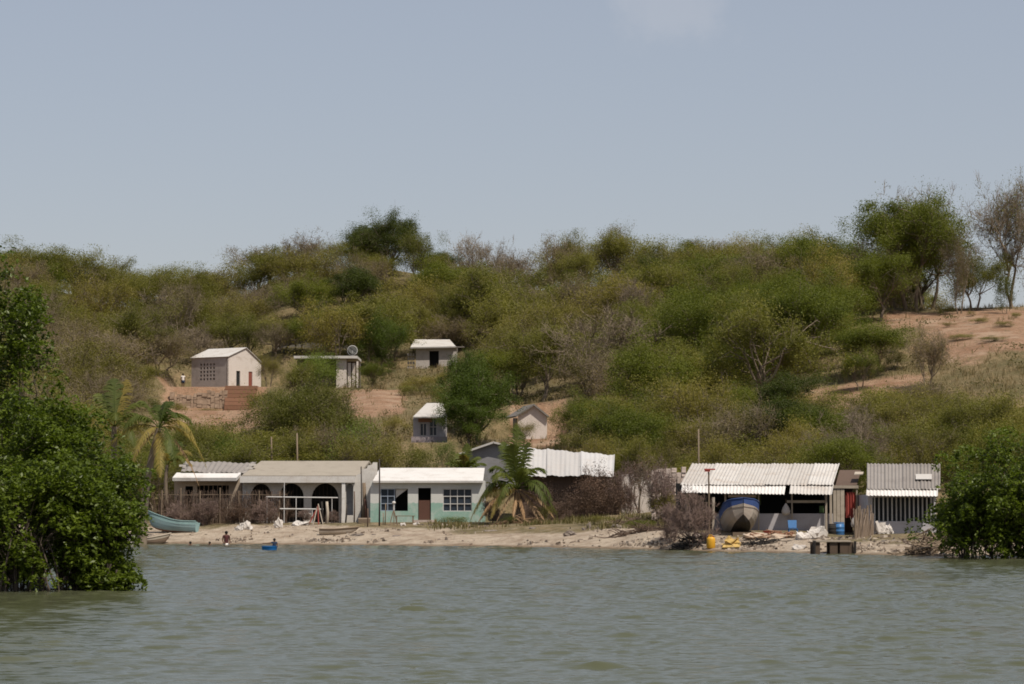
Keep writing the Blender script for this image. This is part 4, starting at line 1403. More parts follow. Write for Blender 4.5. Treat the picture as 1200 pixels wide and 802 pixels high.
# ---- teal house
def teal_house():
    Y = 160
    z0 = Z_A
    t = root('teal_house', 500, Y, z0, 'small white and teal house with a bright white flat roof', 'house')
    zt = ZZ(563, Y) - 0.02
    ops = [opening(446, 478, 573, 599, Y), opening(490, 505, 572, 610, Y), opening(519, 553, 573, 599.5, Y)]
    house_shell(t, 434, 568, Y, z0, zt, 6.0, two_tone('white_over_teal_paint', (0.52, 0.51, 0.48), (0.215, 0.345, 0.285), ZZ(587, Y), (0.44, 0.46, 0.42)), ops)
    # roof: one tilted slab with a thick white edge
    a, b = W(437, 563.5, Y - 0.32), W(566, 563.5, Y - 0.32)
    c, d = W(568, 548.5, Y + 6.3), W(445, 548.5, Y + 6.3)
    m = MB().slab([a, b, c, d], 0.12)
    t_roof = m.build('roof', M_fascia, t)
    # left window: blue panes beside an open black half with a pulled curtain
    o = ops[0]
    xm = o[0] + (o[1] - o[0]) * 0.52
    w = window(t, o[0], xm, o[2], o[3], Y + 0.04, 2, 3, worn('blue_grey_frame', (0.25, 0.29, 0.36), None, 0.3, 2))
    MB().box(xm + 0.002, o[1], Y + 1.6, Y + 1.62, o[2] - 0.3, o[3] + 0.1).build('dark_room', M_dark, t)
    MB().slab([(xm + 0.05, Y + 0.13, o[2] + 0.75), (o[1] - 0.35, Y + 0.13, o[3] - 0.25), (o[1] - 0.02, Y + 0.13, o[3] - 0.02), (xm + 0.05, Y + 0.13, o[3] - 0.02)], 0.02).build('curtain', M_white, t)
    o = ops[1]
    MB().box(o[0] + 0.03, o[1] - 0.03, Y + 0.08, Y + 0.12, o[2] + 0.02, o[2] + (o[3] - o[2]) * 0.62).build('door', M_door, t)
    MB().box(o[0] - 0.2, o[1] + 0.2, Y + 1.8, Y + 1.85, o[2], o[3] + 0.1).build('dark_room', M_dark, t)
    o = ops[2]
    window(t, o[0], o[1], o[2], o[3], Y + 0.04, 4, 3, M_metal)
    # step
    MB().box(ops[1][0] - 0.3, ops[1][1] + 0.3, Y - 0.7, Y - 0.02, z0 - 0.3, z0 + 0.12).build('step', M_stone, t)


# ---- arched house
def arched_house():
    Y = 163.2
    z0 = Z_B
    t = root('arched_house', 360, Y, z0, 'house with a tan roof, white porch slab and dark arched openings', 'house')
    zt = ZZ(564, Y)
    ops = [opening(294, 318, 567, 611, Y, True), opening(327, 356, 566.5, 613.5, Y, True), opening(365, 397, 566.5, 613.5, Y, True)]
    ops = [(a, b, max(c, z0 + 0.02), d, e) for a, b, c, d, e in ops]
    x0, x1 = FX(284, Y), FX(403, Y)
    m = MB().wall(x0, x1, z0 - 0.4, zt, Y, 0.2, ops)
    m.build('wall', worn('pale_porch_wall', (0.62, 0.58, 0.53), (0.24, 0.2, 0.17), 0.5, 1.2), t)  # pale wall colour with darker stains
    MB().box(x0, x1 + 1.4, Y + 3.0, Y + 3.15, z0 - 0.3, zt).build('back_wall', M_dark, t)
    # grilles in the arches
    for (a, b, za, zb, _) in ops:
        g = MB()
        n = 7
        for i in range(1, n):
            x = a + (b - a) * i / n
            h = (b - a) / 2
            q = math.sqrt(max(0, 1 - ((x - (a + b) / 2) / h) ** 2))
            g.tube([(x, Y + 0.1, za), (x, Y + 0.1, zb - h * 1.15 + h * 1.15 * q)], 0.022, 4)
        g.tube([(a, Y + 0.1, za + (zb - za) * 0.55), (b, Y + 0.1, za + (zb - za) * 0.55)], 0.025, 4)
        g.build('arch_grille', M_dmetal, t)
    # white column, slab, end wall with a niche arch and a broken top
    MB().box(FX(400.5, 162.4), FX(404.5, 162.4), 162.4, 162.58, z0 - 0.4, ZZ(565.9, 162.4)).build('column', M_fascia, t)
    MB().box(FX(281, 162.35), FX(416, 162.35), 162.35, Y + 0.9, ZZ(565.8, 162.35), ZZ(558.2, 162.35)).build('porch_slab', M_fascia, t)
    Yw = 162.6
    oo = [opening(405.5, 414, 567, 604, Yw, True)]
    m = MB().wall(FX(404.6, Yw), FX(442, Yw), z0 - 0.4, ZZ(567, Yw) + 0.14, Yw, 0.25, oo)
    e = m.build('end_wall', M_white, t)
    # broken gable end above it
    pts = [(415, 566), (442, 566), (442, 542), (437, 542), (436, 545), (431, 545.5), (430, 549), (424.5, 550), (423, 555), (417.5, 557), (416.5, 560)]
    top = [W(p, q, Yw) for p, q in pts]
    k = len(top)
    b = MB()
    b.add(top + [p + Vector((0, 0.25, 0)) for p in top], [tuple(range(k)), tuple(range(2 * k - 1, k - 1, -1))] + [(i, i + k, (i + 1) % k + k, (i + 1) % k) for i in range(k)])
    b.build('broken_gable', M_white, t)
    MB().box(FX(404, Yw), FX(416, Yw), Yw + 0.7, Yw + 0.75, z0 - 0.3, zt - 0.2).build('niche_back', worn('niche_grey', (0.36, 0.37, 0.40), None, 0.4, 2), t)
    # roof
    a, bq, c, d = W(283, 557.5, 164.2), W(420, 557.5, 164.2), W(433, 540.3, 169.5), W(306, 540.3, 169.5)
    m = MB().slab([a, bq, c, d], 0.14)
    m.slab([c, W(446, 557.5, 174), W(284, 557.5, 174), d], 0.14)
    m.build('roof', M_rooft, t)
    m = MB().box(FX(292, 165), FX(430, 165), 173.3, 173.5, z0 - 0.3, ZZ(560, 165))
    m.box(FX(292, 166), FX(292, 166) + 0.2, 166.5, 173.3, z0 - 0.3, ZZ(560, 165))
    m.box(FX(432, 166), FX(432, 166) + 0.2, 166.5, 173.3, z0 - 0.3, ZZ(560, 165))
    m.build('rear_wall', M_white, t)
    # pipes standing in front as a railing
    g = MB()
    Yr = 161.0
    for px, p0, p1 in [(313, 583, 612), (333, 566, 613), (347, 583, 613), (366, 597, 613), (389, 583, 613)]:
        g.tube([(FX(px, Yr), Yr, ground(FX(px, Yr), Yr) - 0.1), (FX(px, Yr), Yr, ZZ(p0, Yr))], 0.03, 5)
    g.tube([(FX(312, Yr), Yr, ZZ(582.5, Yr)), (FX(396, Yr), Yr, ZZ(583.5, Yr))], 0.04, 5)
    g.tube([(FX(328, Yr), Yr, ZZ(596.5, Yr)), (FX(379, Yr), Yr, ZZ(597, Yr))], 0.045, 5)
    r = g.build('pipe_railing', M_metal)
    tag(r, 'white pipe railing with two bars in front of the arches', 'railing')


# ---- tan cottage
def tan_cottage():
    Y = 165
    z0 = Z_C
    t = root('tan_cottage', 245, Y, z0, 'low tan cottage with a white porch slab behind the brown stick fence', 'house')
    zt = ZZ(559, Y)
    ops = [opening(231, 268, 569, 584, Y), opening(217, 226, 570, 613, Y)]
    ops = [(a, b, max(c, z0 + 0.02), d, e) for a, b, c, d, e in ops]
    house_shell(t, 204, 283, Y, z0, zt, 5.5, M_tan, ops)
    for o in ops:
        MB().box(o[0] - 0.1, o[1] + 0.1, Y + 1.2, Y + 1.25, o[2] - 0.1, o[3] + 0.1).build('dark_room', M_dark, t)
    o = ops[0]
    g = MB()
    for i in range(7):
        x = o[0] + (o[1] - o[0]) * (i + 0.5) / 7
        g.box(x - 0.025, x + 0.025, Y + 0.05, Y + 0.1, o[2], o[3])
    g.build('window_bars', M_wood, t)
    a, b, c, d = W(202, 560, Y - 0.9), W(277, 560, Y - 0.9), W(283, 554, Y + 0.6), W(207, 554, Y + 0.6)
    MB().slab([a, b, c, d], 0.2).build('porch_slab', M_fascia, t)
    m = MB().corrugated(W(212, 553.5, 165.4), W(288, 553.5, 165.4), W(301, 541.5, 170.8), W(216, 541.5, 170.8), 0.3, 0.025, 3, 0.08)
    m.build('roof', M_roofg, t)
    m = MB()
    for (p, q, w) in [(292, 549, 9), (296, 545, 8), (285, 557, 6), (214, 546, 7), (289, 553, 8)]:
        c = W(p, q, 166.5)
        m.box(c.x - w * 0.026, c.x + w * 0.026, c.y - 0.2, c.y + 0.2, c.z - 0.06, c.z + 0.07)
    m.build('roof_rubble', M_white, t)


def stick_fence(name, label, pxs, Y0, Y1, top, n, seed, mat, rails=True, rad=0.022, jit=0.18):
    r = random.Random(seed)
    px0, px1 = pxs
    t = thing(name, (XX((px0 + px1) / 2, (Y0 + Y1) / 2), (Y0 + Y1) / 2, ground(XX((px0 + px1) / 2, (Y0 + Y1) / 2), (Y0 + Y1) / 2)), label, 'fence')
    m = MB()
    for i in range(n):
        q = (i + r.random()) / n
        Y = Y0 + (Y1 - Y0) * q + r.uniform(-0.12, 0.12)
        x = XX(px0 + (px1 - px0) * q, Y)
        zg = ground(x, Y)
        h = (ZZ(top, Y) - zg) * r.uniform(0.62, 1.06)
        rr = rad * r.uniform(0.6, 1.7)
        l = r.gauss(0, jit) * h
        m.tube([(x, Y, zg - 0.2), (x + l * 0.4, Y + r.gauss(0, 0.05), zg + h * 0.5), (x + l, Y + r.gauss(0, 0.08), zg + h)], [rr, rr * 0.9, rr * 0.6], 4)
    m.build('sticks', mat, t)
    if rails:
        for f in (0.45, 0.9):
            k = MB()
            pts = []
            for i in range(9):
                q = i / 8
                Y = Y0 + (Y1 - Y0) * q - 0.06
                x = XX(px0 + (px1 - px0) * q, Y)
                zg = ground(x, Y)
                pts.append((x, Y, zg + (ZZ(top, Y) - zg) * f + r.gauss(0, 0.03)))
            k.tube(pts, 0.025, 4)
            k.build('rail', M_wood, t)
    for i in range(7):
        q = (i + 0.2) / 6.6
        Y = Y0 + (Y1 - Y0) * q - 0.12
        x = XX(px0 + (px1 - px0) * q, Y)
        zg = ground(x, Y)
        MB().tube([(x, Y, zg - 0.3), (x + r.gauss(0, 0.06), Y, ZZ(top - 1, Y) + r.uniform(-0.1, 0.2))], 0.045, 6).build('post', M_wood, t)


# ---- white metal roof house with a dark plank front
def plank_house():
    Y = 162
    z0 = Z_D
    t = root('plank_house', 660, Y, z0, 'dark plank house under a long wavy white metal roof', 'house')
    r = random.Random(3)
    x0, x1 = FX(604, Y), FX(716, Y)
    zt = ZZ(557, Y)
    m = MB()
    x = x0
    while x < x1:
        w = r.uniform(0.10, 0.2)
        m.box(x, min(x + w - 0.012, x1), Y + r.uniform(0, 0.04), Y + 0.1, z0 - 0.3, zt - r.uniform(0, 0.12))
        x += w
    m.build('plank_wall', M_planks, t)
    m = MB().box(x0, x1, Y + 5.8, Y + 6, z0 - 0.3, zt + 0.3)
    m.box(x0, x0 + 0.1, Y + 0.12, Y + 5.8, z0 - 0.3, zt)
    m.box(x1 - 0.1, x1, Y + 0.12, Y + 5.8, z0 - 0.3, zt)
    m.box(x0 + 0.1, x1 - 0.1, Y + 0.14, Y + 0.2, z0 - 0.3, zt - 0.1)
    m.build('wall', M_planks, t)
    for i, (pa, pb) in enumerate([(603, 640), (640.4, 680), (680.4, 719)]):
        f = lambda p: 523.5 + (p - 600) / 118 * 9.5
        m = MB().corrugated(W(pa, 557.2 + i % 2, Y - 0.7), W(pb, 557.2 + (i + 1) % 2, Y - 0.7), W(pb + 1.5, f(pb), Y + 6.2 + 0.05 * i), W(pa + 0.5, f(pa), Y + 6.2 + 0.05 * i), 0.27, 0.014, 4, 0.06)
        m.build('roof_sheet', worn('white_metal_roof', (0.50, 0.485, 0.47), (0.42, 0.36, 0.31), 0.5, 0.7, streak=False, rough=0.6), t)


def grey_gable():
    Y = 176
    z0 = ground(XX(575, Y), Y)
    t = root('gable_shed', 578, Y, z0, 'dark grey gabled shed behind the teal house roof', 'house')
    pts = [(540, 575), (616, 575), (616, 545), (606, 527), (586, 519.5), (577, 519), (556, 526), (540, 532)]
    p = [W(a, b, Y) for a, b in pts]
    k = len(p)
    m = MB().add(p + [q + Vector((0, 5, 0)) for q in p], [tuple(range(k)), tuple(range(2 * k - 1, k - 1, -1))] + [(i, i + k, (i + 1) % k + k, (i + 1) % k) for i in range(k)])
    m.build('wall', M_grey, t)
    m = MB()
    for (a, b), (c, d) in [((537, 531.5), (578, 517.5)), ((578.2, 517.5), (599, 522))]:
        m.slab([W(a, b, Y - 0.4), W(c, d, Y - 0.4), W(c, d, Y - 0.4) + Vector((0, 5.6, 0)), W(a, b, Y - 0.4) + Vector((0, 5.6, 0))], 0.12)
    m.slab([W(599, 522, Y - 0.4), W(618, 546, Y - 0.4), W(618, 546, Y - 0.4) + Vector((0, 5.6, 0)), W(599, 522, Y - 0.4) + Vector((0, 5.6, 0))], 0.12)
    m.build('roof', M_roofw, t)


# ---- rubble wall between the plank house and the shack
def rubble_wall(name, label, px0, px1, pyt, pyb, Y, seed, mat=M_stone, size=0.32):
    r = random.Random(seed)
    x0, x1 = FX(px0, Y), FX(px1, Y)
    z1 = ZZ(pyt, Y)
    m = MB()
    x = x0
    while x < x1:
        w = r.uniform(0.6, 1.4) * size
        z = min(ground(x, Y), ZZ(pyb, Y)) - 0.3
        tp = z1 + r.uniform(-0.3, 0.12)
        while z < tp:
            h = r.uniform(0.6, 1.2) * size
            d = r.uniform(0, 0.1)
            m.add([(x + r.uniform(-.04, .04), Y + d + r.uniform(0, .06), z + r.uniform(-.03, .03)), (x + w + r.uniform(-.04, .0), Y + d + r.uniform(0, .06), z + r.uniform(-.03, .03)),
                   (x + w, Y + 0.45, z), (x, Y + 0.45, z),
                   (x + r.uniform(-.02, .04), Y + d + r.uniform(0, .1), z + h - 0.02), (x + w - r.uniform(0, .05), Y + d + r.uniform(0, .1), z + h - 0.02), (x + w, Y + 0.45, z + h), (x, Y + 0.45, z + h)],
                  [(0, 3, 2, 1), (4, 5, 6, 7), (0, 1, 5, 4), (1, 2, 6, 5), (2, 3, 7, 6), (3, 0, 4, 7)])
            z += h
        x += w
    o = m.build(name, mat)
    return tag(o, label, 'wall', kind='thing')


# ---- the long shack with a white corrugated roof
def long_shack():
    Y = 141
    z0 = Z_E
    t = root('long_shack', 890, Y, z0, 'long open-fronted shack with a white corrugated roof and low pale wall', 'house')
    m = MB()
    zl = ZZ(602, Y)
    m.box(FX(836, Y), FX(976, Y), Y, Y + 0.15, z0 - 0.4, zl)
    m.build('low_wall', M_lav, t)
    m = MB()
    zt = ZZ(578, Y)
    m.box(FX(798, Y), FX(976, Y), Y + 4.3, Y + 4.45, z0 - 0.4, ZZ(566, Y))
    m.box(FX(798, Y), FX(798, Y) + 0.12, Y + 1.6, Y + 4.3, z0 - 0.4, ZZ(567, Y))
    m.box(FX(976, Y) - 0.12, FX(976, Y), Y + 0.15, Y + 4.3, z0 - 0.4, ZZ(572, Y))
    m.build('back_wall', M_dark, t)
    for px, w in [(805, 0.10), (850, 0.09), (889, 0.05), (928, 0.07), (968, 0.10), (973.5, 0.12)]:
        x = FX(px, Y - 0.2)
        MB().box(x - w / 2, x + w / 2, Y - 0.26, Y - 0.14, z0 - 0.4, ZZ(576.5, Y)).build('post', M_pale, t)
    g = MB().box(FX(922, Y), FX(967, Y), Y - 0.12, Y - 0.04, ZZ(589.5, Y), ZZ(586.5, Y))
    g.box(FX(853, Y), FX(886, Y), Y - 0.12, Y - 0.04, ZZ(583, Y), ZZ(580, Y))
    g.build('crossbar', M_pale, t)
    # planks left part, green panels inside
    g = MB()
    r = random.Random(8)
    x = FX(803, Y)
    while x < FX(829, Y):
        g.box(x, x + 0.09, Y + 0.5, Y + 0.53, z0 - 0.2, ZZ(580 + r.random() * 3, Y))
        x += r.uniform(0.11, 0.24)
    g.build('plank_screen', worn('grey_planks', (0.16, 0.15, 0.145), None, 0.5, 3), t)
    g = MB()
    for a, b, c, d in [(868, 878, 578.5, 590), (880, 892, 578.5, 592)]:
        g.box(FX(a, Y + 1.4), FX(b, Y + 1.4), Y + 1.4, Y + 1.43, ZZ(d, Y + 1.4), ZZ(c, Y + 1.4))
    g.build('green_panel', worn('dull_green_panel', (0.07, 0.09, 0.035), None, 0.4, 3), t)
    MB().box(FX(961, Y), FX(966, Y), Y + 0.3, Y + 0.33, ZZ(601, Y), ZZ(593, Y)).build('green_poster', worn('leafy_green_print', (0.12, 0.2, 0.08), (0.4, 0.4, 0.35), 0.7, 8), t)
    # roof sheets: upper course in six sheets, lower strip in two lengths with a torn notch
    ed = [797, 827, 861, 896, 921, 946, 976]
    for i in range(6):
        a, b = ed[i], ed[i + 1]
        lift = 0.02 * (i % 2)
        ra, rb = 811 + (a - 797) * 0.966, 811 + (b - 797) * 0.966
        m = MB().corrugated(W(a + (4 if i == 0 else 0) * 0, 568.5 - lift * 20, Y - 0.15), W(b, 568.5 - lift * 20, Y - 0.15), W(rb, 543.5, Y + 4.8), W(ra, 543.5, Y + 4.8), 0.177, 0.022, 4, 0.02)
        m.build('roof_sheet', M_roofw, t)
    for pa, pb, ya, yb in [(798, 919, 577.5, 579), (925, 975, 579, 579.5)]:
        m = MB().corrugated(W(pa, ya, Y - 1.15), W(pb, yb, Y - 1.15), W(pb + 2, 568, Y + 0.1), W(pa + 1.5, 567.5, Y + 0.1), 0.177, 0.022, 2, 0.02)
        m.build('eave_sheet', M_fascia, t)
    # right gable end: black sheet, shade beneath the roof edge put into its colour
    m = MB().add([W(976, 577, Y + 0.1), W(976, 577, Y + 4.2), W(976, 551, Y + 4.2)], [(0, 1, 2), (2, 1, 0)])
    m.build('gable_gap_shade', M_black, t)


def lean_to():
    Y = 141.6
    t = root('lean_to', 992, Y, Z_E, 'narrow lean-to of pale boards with a dark red curtain', 'shed')
    z0 = Z_E
    m = MB()
    for a, b in [(976.5, 980), (980.5, 984.5), (985, 989.5)]:
        m.box(FX(a, Y), FX(b, Y), Y, Y + 0.06, z0 - 0.3, ZZ(573, Y))
    m.build('board', M_pale, t)
    m = MB()
    n = 12
    for i in range(n):
        a, b = 991.5 + 11 * i / n, 991.5 + 11 * (i + 1) / n
        d0, d1 = 0.05 * math.sin(i * 1.9), 0.05 * math.sin((i + 1) * 1.9)
        m.add([(FX(a, Y), Y + 0.1 + d0, ZZ(607, Y)), (FX(b, Y), Y + 0.1 + d1, ZZ(607, Y)), (FX(b, Y), Y + 0.1 + d1, ZZ(577, Y)), (FX(a, Y), Y + 0.1 + d0, ZZ(577, Y))], [(0, 1, 2, 3)])
    m.build('curtain', M_red, t)
    MB().box(FX(1003.5, Y), FX(1005, Y), Y, Y + 0.1, z0 - 0.3, ZZ(571, Y)).build('post', M_pale, t)
    m = MB().box(FX(975, Y), FX(1006, Y), Y - 0.05, Y + 0.1, ZZ(572.5, Y), ZZ(569, Y))
    m.build('beam', M_pale, t)
    m = MB().box(FX(976, Y), FX(1006, Y), Y + 2.4, Y + 2.5, z0 - 0.3, ZZ(560, Y))
    m.build('back_wall', M_planks, t)
    MB().slab([W(979, 569, Y + 0.2), W(1004, 568.5, Y + 0.2), W(1009, 551, Y + 3), W(984, 551, Y + 3)], 0.06).build('roof', M_planks, t)
    MB().slab([W(1001, 556, Y + 0.4), W(1011, 555.5, Y + 0.4), W(1012, 553, Y + 1.2), W(1002, 553, Y + 1.2)], 0.05).build('roof_board', M_pale, t)


def barred_house():
    Y = 138
    z0 = Z_G
    t = root('barred_house', 1056, Y, z0, 'house with a grey corrugated roof and a front of white vertical bars', 'house')
    ops = [opening(1022.5, 1094, 583, 611, Y)]
    zt = ZZ(580, Y)
    house_shell(t, 1017, 1097, Y, z0, zt, 5, M_lav, ops)
    o = ops[0]
    MB().box(o[0] - 0.02, o[1] + 0.02, Y + 1.0, Y + 1.05, o[2] - 0.2, o[3] + 0.1).build('dark_room', worn('dim_interior', (0.05, 0.055, 0.058), None, 0.5, 1), t)
    for i in range(14):
        x = o[0] + (o[1] - o[0]) * (i + 0.5) / 14
        MB().box(x - 0.035, x + 0.035, Y + 0.05, Y + 0.11, o[2], o[3]).build('bar', worn('pale_grey_bars', (0.44, 0.43, 0.42), None, 0.4, 3), t)
    ed = [1016, 1037, 1058, 1079, 1102]
    for i in range(4):
        m = MB().corrugated(W(ed[i], 573.5, Y - 0.4), W(ed[i + 1], 573.5, Y - 0.4), W(ed[i + 1], 543.5 + 0.3 * (i % 2), Y + 5.2), W(ed[i], 543.5 + 0.3 * (i % 2), Y + 5.2), 0.177, 0.028, 3, 0.015)
        m.build('roof_sheet', M_roofg, t)
    MB().slab([W(1073, 563, Y - 0.4 + 1.7) + Vector((0, 0, 0.06)), W(1092, 563, Y - 0.4 + 1.7) + Vector((0, 0, 0.06)), W(1092, 557, Y + 2.6) + Vector((0, 0, 0.06)), W(1073, 557, Y + 2.6) + Vector((0, 0, 0.06))], 0.02).build('roof_patch', M_roofw, t)
    m = MB().corrugated(W(1015, 581, Y - 1.1), W(1099, 581.5, Y - 1.1), W(1099, 573, Y - 0.2), W(1015.5, 573, Y - 0.2), 0.177, 0.02, 2, 0.01)
    m.build('eave_sheet', M_fascia, t)


# ------------------------------------------------------------------ houses on the hillside
def block_house():
    z0 = Z_H
    c0 = W(266.5, 457, 280)           # the corner nearest the camera
    th = R(36)
    Lx = Vector((-math.cos(th), math.sin(th), 0))      # along the left wall
    Gx = Vector((math.sin(th), math.cos(th), 0))       # along the gable wall
    L, G = 5.0, 5.2
    t = thing('block_house', (c0 + Lx * 2 + Gx * 2).to_tuple(), 'small gabled block house with pale end wall and pierced grey side', 'house')
    h1 = ZZ(418, 280) - z0
    hr = ZZ(425.5, 284) - z0
    ha = h1 + 1.0

    def P(a, b, z):
        return c0 + Lx * a + Gx * b + Vector((0, 0, z0 + z - c0.z))
    # side wall, pierced blocks recessed as real holes
    m = MB()
    cells = [(1.35 + 0.42 * i, 1.03 + 0.37 * j) for i in range(5) for j in range(5)]
    M = Matrix.Translation(P(L, 0, 0)) @ Matrix(((-Lx.x, Gx.x, 0, 0), (-Lx.y, Gx.y, 0, 0), (0, 0, 1, 0), (0, 0, 0, 1)))
    # columns of openings: build the wall strip by strip
    xs = sorted({0.0, L} | {q for i in range(5) for q in (1.2 + 0.45 * i, 1.2 + 0.45 * i + 0.24)})
    hol = [(1.2 + 0.45 * i, 1.2 + 0.45 * i + 0.24) for i in range(5)]
    rows = [(1.05 + 0.38 * j, 1.05 + 0.38 * j + 0.22) for j in range(5)]
    for xa, xb in zip(xs[:-1], xs[1:]):
        if any(abs(xa - a) < 1e-6 for a, b in hol):
            zs = [-0.8] + [q for r_ in rows for q in r_] + [h1]
            for za, zb in zip(zs[::2], zs[1::2]):
                m.box(xa, xb, 0, 0.18, za, zb)
        else:
            m.box(xa, xb, 0, 0.18, -0.8, h1)
    m.xf(M)
    m.build('side_wall', M_block, t)
    # gable wall with two openings
    gx = [0.0, 1.35, 1.95, 3.25, 3.85, G]
    ap = 2.75

    def roofz(b):
        return h1 + (ha - h1) * b / ap if b < ap else ha + (hr - ha) * (b - ap) / (G - ap)
    m = MB()
    gx2 = sorted(gx + [ap])
    for a, b in zip(gx2[:-1], gx2[1:]):
        hole = (abs(a - 1.35) < 1e-6) or (abs(a - 3.25) < 1e-6)
        za = 2.0 if hole else -0.8
        m.add([P(0, a, za), P(0, b, za), P(0, b, roofz(b)), P(0, a, roofz(a)), P(0.18, a, za), P(0.18, b, za), P(0.18, b, roofz(b)), P(0.18, a, roofz(a))],
              [(0, 1, 2, 3), (5, 4, 7, 6), (0, 4, 5, 1), (3, 2, 6, 7), (1, 5, 6, 2), (4, 0, 3, 7)])
    m.build('gable_wall', M_pink, t)
    m = MB()
    m.add([P(0.1, 1.35, 0), P(0.1, 1.95, 0), P(0.1, 1.95, 2), P(0.1, 1.35, 2)], [(0, 1, 2, 3)])
    m.build('dark_door', M_dark, t)
    m = MB()
    m.slab([P(0.06, 3.28, 0), P(0.06, 3.82, 0), P(0.06, 3.82, 1.98), P(0.06, 3.28, 1.98)], 0.04)
    m.build('red_door', worn('dull_red_door', (0.22, 0.07, 0.05), None, 0.4, 2), t)
    m = MB()
    m.add([P(L, 0, -0.8), P(L, G, -0.8), P(L, G, hr), P(L, ap, ha), P(L, 0, h1)], [(0, 1, 2, 3, 4), (4, 3, 2, 1, 0)])
    m.add([P(0, G, -0.8), P(L, G, -0.8), P(L, G, hr), P(0, G, hr)], [(0, 1, 2, 3), (3, 2, 1, 0)])
    m.build('rear_wall', M_block, t)
    m = MB()
    e = 0.14
    m.slab([P(-e, -e, h1), P(-e, ap, ha + 0.06), P(L + e, ap, ha + 0.06), P(L + e, -e, h1)], 0.05)
    m.slab([P(-e, ap, ha + 0.06), P(-e, G + e, hr), P(L + e, G + e, hr), P(L + e, ap, ha + 0.06)], 0.05)
    for i in range(2):
        m.v = m.v
    m.build('roof', M_roofw, t)


def stone_terrace():
    rubble_wall('stone_wall', 'pale stone retaining wall below the block house', 198, 262, 462, 488, 270, 5, worn('tan_fieldstone', (0.36, 0.26, 0.185), (0.2, 0.14, 0.1), 0.6, 1.2, streak=False, fine=3), 0.4)
    z1 = ZZ(452, 270)
    t = root('brick_steps', 281, 270, z1 - 3, 'orange brick stepped wall in front of the block house gable', 'wall')
    r = random.Random(4)
    for k in range(7):
        za, zb = z1 - 0.40 * (k + 1), z1 - 0.40 * k
        m = MB()
        m.box(FX(262.5 + r.uniform(-0.3, 0.3), 270), FX(300 - k * 0.7 + r.uniform(-.4, .4), 270), 270.6 - 0.2 * k, 273.5, za + 0.03, zb)
        m.build('course', M_brick, t)
    m = MB().box(FX(224, 268), FX(262, 268), 267.4, 268.6, ZZ(487.5, 268), ZZ(484, 268))
    o = m.build('concrete_slab', M_fascia)
    tag(o, 'white concrete ledge at the foot of the stone retaining wall', 'ledge')


def grey_house():
    Y = 300
    t = root('grey_house', 366, Y, Z_I2, 'weathered grey house half hidden by trees on the hillside', 'house')
    m = MB()
    o = opening(385, 392, 404, 424, Y)
    m.wall(FX(322, Y), FX(404, Y), Z_I2 - 0.6, ZZ(394, Y), Y, 0.2, [o])
    MB().box(FX(322, Y), FX(404, Y), Y + 5, Y + 5.2, Z_I2 - 0.6, ZZ(394, Y)).build('rear_wall', M_dgrey, t)
    m.build('wall', M_dgrey, t)
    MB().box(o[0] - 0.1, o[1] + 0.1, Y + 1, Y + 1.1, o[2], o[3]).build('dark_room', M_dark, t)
    MB().slab([W(320, 396, Y - 0.5), W(372, 388, Y - 0.5), W(374, 386.5, Y + 5.6), W(320, 394, Y + 5.6)], 0.15).build('roof', M_dgrey, t)
    MB().slab([W(372, 388.5, Y - 0.5), W(407, 396, Y - 0.5), W(409, 394.5, Y + 5.6), W(374, 386.5, Y + 5.6)], 0.15).build('roof', M_roofg, t)


def dish_house():
    Y = 262
    z0 = Z_I
    t = root('flat_roof_house', 385, Y, z0, 'flat-roofed house with pale rough end wall and a satellite dish', 'house')
    zt = ZZ(420.5, Y)
    m = MB()
    m.box(FX(346, Y), FX(393, Y), Y + 1.5, Y + 1.7, z0 - 0.5, zt)
    MB().box(FX(346, Y), FX(418, Y), Y + 6, Y + 6.2, z0 - 0.5, zt).build('rear_wall', M_dgrey, t)
    m.build('wall', M_dgrey, t)
    r = random.Random(6)
    m = MB()
    m.box(FX(393.5, Y), FX(405.5, Y), Y, Y + 5.9, z0 - 0.6, zt)
    m.build('end_wall', M_pink, t)
    for a, b in [(407, 410.5), (412, 415.5), (417, 419)]:
        MB().box(FX(a, Y), FX(b, Y), Y + 0.3, Y + 0.7, z0 - 0.6, zt - r.uniform(0, 0.5)).build('column', M_pink, t)
    MB().box(FX(405.6, Y), FX(420, Y), Y + 1.6, Y + 1.8, z0 - 0.6, zt - 0.2).build('back_wall', M_planks, t)
    MB().box(FX(344, Y), FX(418.5, Y), Y - 0.5, Y + 6.5, zt + 0.004, ZZ(417.5, Y)).build('roof', M_fascia, t)
    d = thing('satellite_dish', W(413, 417, Y + 0.6).to_tuple(), 'round satellite dish on the corner of the flat roof', 'satellite dish')
    c = W(413, 411, Y + 0.6)
    m = MB()
    prof = [(0.0, -0.12), (0.2, -0.10), (0.36, -0.04), (0.46, 0.03), (0.47, 0.04), (0.36, -0.02), (0.2, -0.08), (0.01, -0.10)]
    m.lathe((0, 0, 0), prof, 18)
    m.xf(Matrix.Translation(c) @ Matrix.Rotation(R(62), 4, Vector((0.85, 0.5, 0))))
    m.build('dish', worn('dark_dish_mesh', (0.075, 0.075, 0.07), None, 0.3, 3), d, True)
    m = MB().tube([c + Vector((0.47 * math.cos(a), -0.02, 0.47 * math.sin(a))) for a in np.linspace(0, 6.283, 19)], 0.035, 5)
    m.build('rim', M_metal, d)
    MB().tube([W(413, 418.5, Y + 0.6), W(413, 411, Y + 0.6)], 0.035, 5).build('mast', M_metal, d)


